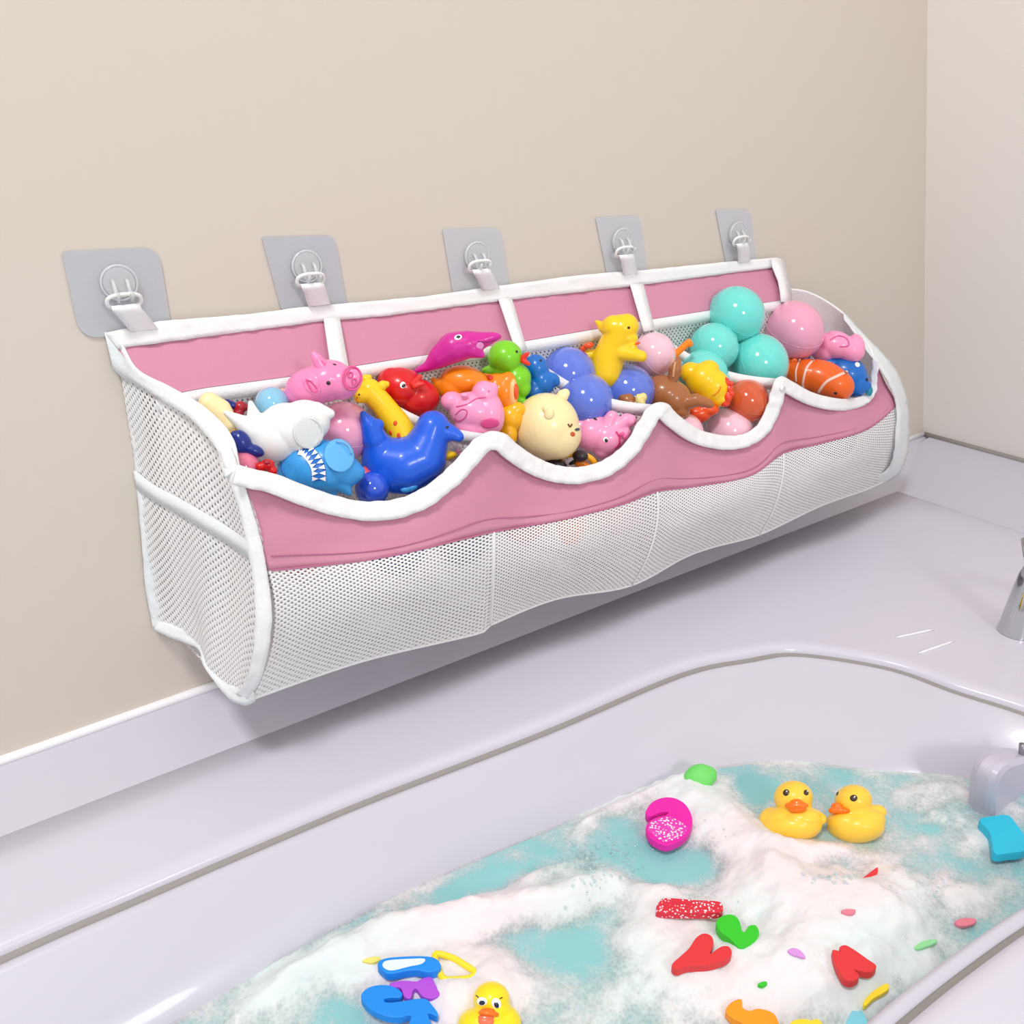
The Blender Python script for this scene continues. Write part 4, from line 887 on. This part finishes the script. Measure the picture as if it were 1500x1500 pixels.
def slab(name, label, pts, m, th=.008, cat='foam shape', lift=.004, tilt=(0, 0), part=None, parent=None, n=5):
    cx = sum(p[0] for p in pts)/len(pts); cy = sum(p[1] for p in pts)/len(pts)
    if parent is None: z = surf_z(cx, cy)+lift
    else: z = parent['z_top']+lift
    c = crom(pts, n, True); P0 = onZ((cx, cy), z); bm = bmesh.new(); vsl = []
    for q in c:
        w_ = onZ((q[0], q[1]), z)
        for _ in range(3):
            zz = z+tilt[0]*(w_.x-P0.x)+tilt[1]*(w_.y-P0.y); w_ = onZ((q[0], q[1]), zz)
        vsl.append(w_)
    org = P0 if parent is None else parent_world(parent)
    f = bm.faces.new([bm.verts.new(v-org) for v in vsl])
    if f.normal.z < 0 : f.normal_flip()
    bm.normal_update()
    if bm.faces[:][0].normal.z < 0: bmesh.ops.reverse_faces(bm, faces=bm.faces[:])
    r = bmesh.ops.extrude_face_region(bm, geom=bm.faces[:]); nv = [g for g in r['geom'] if isinstance(g, bmesh.types.BMVert)]
    # the copy becomes the underside
    bmesh.ops.translate(bm, verts=nv, vec=(0, 0, -th)); bmesh.ops.recalc_face_normals(bm, faces=bm.faces[:])
    me = bpy.data.meshes.new(name); bm.to_mesh(me); bm.free()
    o = link(name, me, m, parent, False)
    bv = o.modifiers.new('edge', 'BEVEL'); bv.width = .0009; bv.segments = 2; bv.limit_method = 'ANGLE'; bv.angle_limit = math.radians(50)
    if parent is None: o.location = P0; tag(o, label, cat, FGp); o['z_top'] = z
    elif label: o['label'] = label
    return o
RB = lambda n, c: rubber(n, c)
FRD = RB('red', (222, 52, 58)); FGR = RB('green', (52, 200, 40)); FMG = RB('magenta', (232, 30, 170)); FBL = RB('blue', (22, 140, 236)); FPU = RB('purple', (178, 80, 214)); FYE = RB('yellow', (252, 224, 50)); FOR = RB('orange', (252, 156, 24)); FCY = RB('cyan', (40, 190, 222))
t = slab('foam_number', 'magenta curled foam number at the upper left of the bubbles', [(946, 1188), (955, 1175), (972, 1168), (989, 1169), (1003, 1177), (1012, 1191), (1014, 1206), (1008, 1221), (994, 1232), (977, 1238), (963, 1234), (951, 1225), (946, 1213), (951, 1203), (962, 1197), (975, 1194), (979, 1189), (966, 1190), (955, 1195), (948, 1194)], FMG, .01, lift=.01)
slab('suds_patch', 'pink white bubbles on the lower half', [(950, 1214), (953, 1204), (966, 1199), (980, 1196), (996, 1203), (1008, 1212), (1003, 1221), (988, 1230), (972, 1232), (957, 1224)], speckled('pink_suds', (226, 60, 180), .25, .45, 300), .0012, parent=t, lift=.001)
slab('foam_letter', 'red foam bar speckled with suds, above the green foam piece', [(961, 1330), (967, 1319), (977, 1315), (1020, 1318), (1052, 1320), (1059, 1327), (1053, 1336), (1007, 1337), (967, 1336)], speckled('red_suds', (214, 40, 60), .2, .38, 300), .009, lift=.011)
slab('foam_letter', 'bright green two-lobed foam piece in the centre of the foam', [(1049, 1350), (1057, 1342), (1071, 1339), (1082, 1346), (1087, 1362), (1091, 1364), (1097, 1356), (1107, 1355), (1112, 1366), (1105, 1379), (1086, 1388), (1077, 1383), (1068, 1374), (1055, 1364)], FGR, .010, lift=.013)
slab('foam_letter', 'red forked foam letter lying left, below the green piece', [(984, 1413), (996, 1401), (1009, 1389), (1020, 1373), (1032, 1367), (1043, 1372), (1045, 1384), (1040, 1397), (1055, 1387), (1067, 1386), (1072, 1395), (1065, 1404), (1039, 1413), (1009, 1415), (992, 1420)], FRD, .009, lift=.009)
slab('foam_letter', 'red notched foam letter at the right near the white tub edge', [(1219, 1393), (1223, 1391), (1231, 1393), (1230, 1387), (1238, 1384), (1250, 1390), (1270, 1404), (1284, 1415), (1274, 1424), (1252, 1420), (1257, 1426), (1258, 1432), (1248, 1437), (1236, 1433), (1228, 1420), (1223, 1409)], FRD, .009, lift=.008)
slab('foam_number', 'orange curved foam number at the bottom edge', [(1063, 1480), (1071, 1468), (1086, 1463), (1088, 1475), (1098, 1480), (1111, 1477), (1132, 1483), (1141, 1498), (1143, 1518), (1095, 1516), (1088, 1499), (1073, 1491)], FOR, .009, lift=.008)
slab('foam_letter', 'cyan foam block at the right edge of the picture', [(1435, 1200), (1455, 1195), (1477, 1194), (1490, 1208), (1502, 1226), (1504, 1244), (1480, 1249), (1458, 1250), (1453, 1234), (1449, 1218)], FCY, .012, lift=.012)
slab('foam_letter', 'yellow foam bar beside the white tub edge', [(1265, 1467), (1278, 1452), (1298, 1440), (1303, 1446), (1296, 1453), (1280, 1462), (1268, 1473)], FYE, .006, lift=.005)
slab('foam_letter', 'purple foam sliver in the corner by the near tub edge', [(1303, 1474), (1312, 1466), (1326, 1464), (1320, 1470), (1310, 1475)], RB('violet', (126, 116, 196)), .005, lift=.004)
slab('foam_letter', 'pale cyan foam piece below the yellow bar', [(1240, 1500), (1246, 1484), (1252, 1474), (1262, 1480), (1270, 1492), (1272, 1506), (1254, 1512)], RB('pale_cyan', (130, 214, 234)), .006, lift=.003)
slab('foam_letter', 'yellow foam piece cut by the bottom edge, right of the orange number', [(1156, 1500), (1168, 1492), (1186, 1490), (1202, 1495), (1204, 1508), (1160, 1512)], FYE, .006, lift=.003)
slab('foam_letter', 'small red foam corner sticking out right of centre, behind the foam ridge', [(1257, 1289), (1266, 1284), (1276, 1276), (1286, 1270), (1284, 1281), (1274, 1289), (1264, 1294)], FRD, .006, lift=.004)
slab('foam_letter', 'tiny pink red foam tip in the middle of the white foam', [(1232, 1334), (1240, 1331), (1253, 1332), (1251, 1337), (1242, 1338)], RB('rosy', (230, 130, 150)), .004, lift=.003)
slab('foam_letter', 'rosy foam fragment at the right edge of the foam', [(1398, 1350), (1412, 1344), (1430, 1346), (1426, 1353), (1408, 1356)], MATS['foam_rubber_rosy'], .004, lift=.003)
slab('foam_letter', 'pale green foam strip at the right rim of the foam', [(1340, 1386), (1352, 1378), (1370, 1375), (1372, 1380), (1358, 1386), (1344, 1390)], RB('pale_green', (150, 226, 160)), .004, lift=.003)
slab('foam_letter', 'tiny green foam tip below the forked red letter', [(1110, 1441), (1120, 1437), (1124, 1440), (1117, 1444)], FGR, .004, lift=.003)
slab('foam_letter', 'lilac foam piece nearly covered by suds in the middle', [(1154, 1392), (1163, 1388), (1174, 1393), (1180, 1402), (1170, 1400), (1160, 1397)], RB('lilac', (216, 150, 224)), .003, lift=.002)
t = Toy('foam_shape', 'green rounded foam shape leaning at the top of the foam ridge', 'foam shape', 1026, 1143, Z=ZW+.018, group=FGp)
t.blob('body', [(1024, 1140, 0, 24, 21, 12, -25), (1014, 1150, 2, 14, 16, 9, -20), (1034, 1136, -2, 17, 15, 9)], RB('grass_green', (112, 214, 104)))
# the cluster at the bottom left
t = slab('foam_letter', 'blue rounded foam letter on top of the cluster at the lower left', [(553, 1411), (562, 1404), (585, 1401), (619, 1400), (637, 1403), (645, 1411), (644, 1419), (628, 1424), (612, 1421), (596, 1422), (570, 1426), (557, 1419)], FBL, .010, lift=.012)
slab('suds_patch', 'white suds film on the letter', [(561, 1410), (570, 1406), (600, 1404), (622, 1404), (618, 1411), (600, 1415), (574, 1421), (562, 1417)], mat('white_suds', (222, 236, 246), .5), .0012, parent=t, lift=.001)
slab('foam_letter', 'purple foam letter between the two blue foam letters', [(571, 1440), (590, 1436), (610, 1437), (620, 1432), (632, 1431), (637, 1440), (645, 1456), (632, 1462), (619, 1459), (610, 1448), (605, 1450), (601, 1462), (592, 1459), (587, 1447), (576, 1445)], FPU, .007, lift=.006)
slab('foam_letter', 'large sky blue hook shaped foam letter at the bottom left', [(529, 1462), (534, 1450), (551, 1443), (575, 1444), (589, 1454), (586, 1461), (575, 1461), (563, 1463), (567, 1468), (590, 1466), (607, 1463), (624, 1463), (633, 1472), (641, 1483), (639, 1488), (627, 1484), (630, 1495), (634, 1512), (597, 1512), (602, 1488), (585, 1490), (565, 1488), (543, 1478)], FBL, .009, lift=.010)
r_ = [(637, 1399), (660, 1402), (680, 1413), (695, 1424), (690, 1432), (670, 1435), (648, 1432)]
zz = surf_z(665, 1418)+.002; P0 = onZ((665, 1418), zz)
pts_ = [onZ(tuple(p), zz) for p in crom(r_, 6, True)]
o = tube('foam_letter', pts_, .0032, FYE, None, True, origin=P0); tag(o, 'yellow foam ring half sunk in suds, right of the blue letters', 'foam shape', FGp)
slab('foam_letter', 'faint yellow foam sliver left of the blue letters', [(530, 1407), (542, 1402), (555, 1401), (556, 1406), (545, 1410)], RB('pale_yellow', (244, 228, 120)), .004, lift=.002)
# ------------------------------------------------------------------ tap and overflow at the right edge
tp = empty('bath_tap', onZ((1488, 925), ZR+.008), 'chrome bath tap on the deck, cut by the right edge', 'tap')
b0 = onZ((1488, 925), ZR+.008); up = Vector((0, 0, 1))
bmx = bmesh.new()
prof = [(.026, 0), (.026, .005), (.0245, .012), (.022, .04), (.019, .07), (.016, .095), (.012, .108), (.006, .114), (0, .115)]
vs = []; fs = []; n = 28
for r, z in prof:
    for k in range(n): vs.append(b0+Vector((math.cos(2*math.pi*k/n)*r, math.sin(2*math.pi*k/n)*r, z)))
for i in range(len(prof)-1):
    for k in range(n): fs.append((i*n+k, i*n+(k+1) % n, (i+1)*n+(k+1) % n, (i+1)*n+k))
mesh('body', vs, fs, CHROME, tp)
tube('spout', [b0+Vector(p) for p in crom([(0, 0, .08), (.03, -.02, .095), (.06, -.05, .09), (.085, -.075, .07)], 6)], .010, CHROME, tp)
tube('lever', [b0+Vector(p) for p in ((0, 0, .10), (.02, .02, .115), (.05, .04, .125))], .005, CHROME, tp)
OV = mat('lavender_plastic', (198, 194, 210), .35, coat=.2)
oc = empty('headrest_pad', onZ((1494, 1160), ZW+.02), 'lavender grey rounded pad on the tub end wall at the right edge', 'bath pad')
pad = [(1453, 1222), (1453, 1195), (1455, 1165), (1461, 1140), (1473, 1124), (1492, 1116), (1520, 1113), (1560, 1118), (1580, 1150), (1582, 1185), (1582, 1222), (1540, 1226), (1490, 1226)]
P0 = onZ((1480, 1180), ZW); Yp = P0.y
vs = [onY(p, Yp) for p in pad]; cc = sum(vs, Vector())/len(vs)
A_ = [Vector(v) for v in crom(vs, 5, True)]; K = len(A_)
vs = []; fs = []
for d, s_ in ((0, .93), (-.003, .98), (-.008, 1), (-.022, 1), (-.03, .97)):
    for v in A_: q = cc+(v-cc)*s_; vs.append(q+Vector((0, -d, 0)))
for i in range(4):
    for k in range(K): fs.append((i*K+k, i*K+(k+1) % K, (i+1)*K+(k+1) % K, (i+1)*K+k))
fs.append(tuple(range(K))); fs.append(tuple(range(4*K, 5*K))[::-1])
mesh('pad', vs, fs, OV, oc, smooth=False)
tube('stem', [onY((1497, 1118), Yp+.012), onY((1497, 1104), Yp+.012), onY((1498, 1090), Yp+.014)], .004, mat('grey_metal', (150, 150, 158), .3, metal=.6), oc)
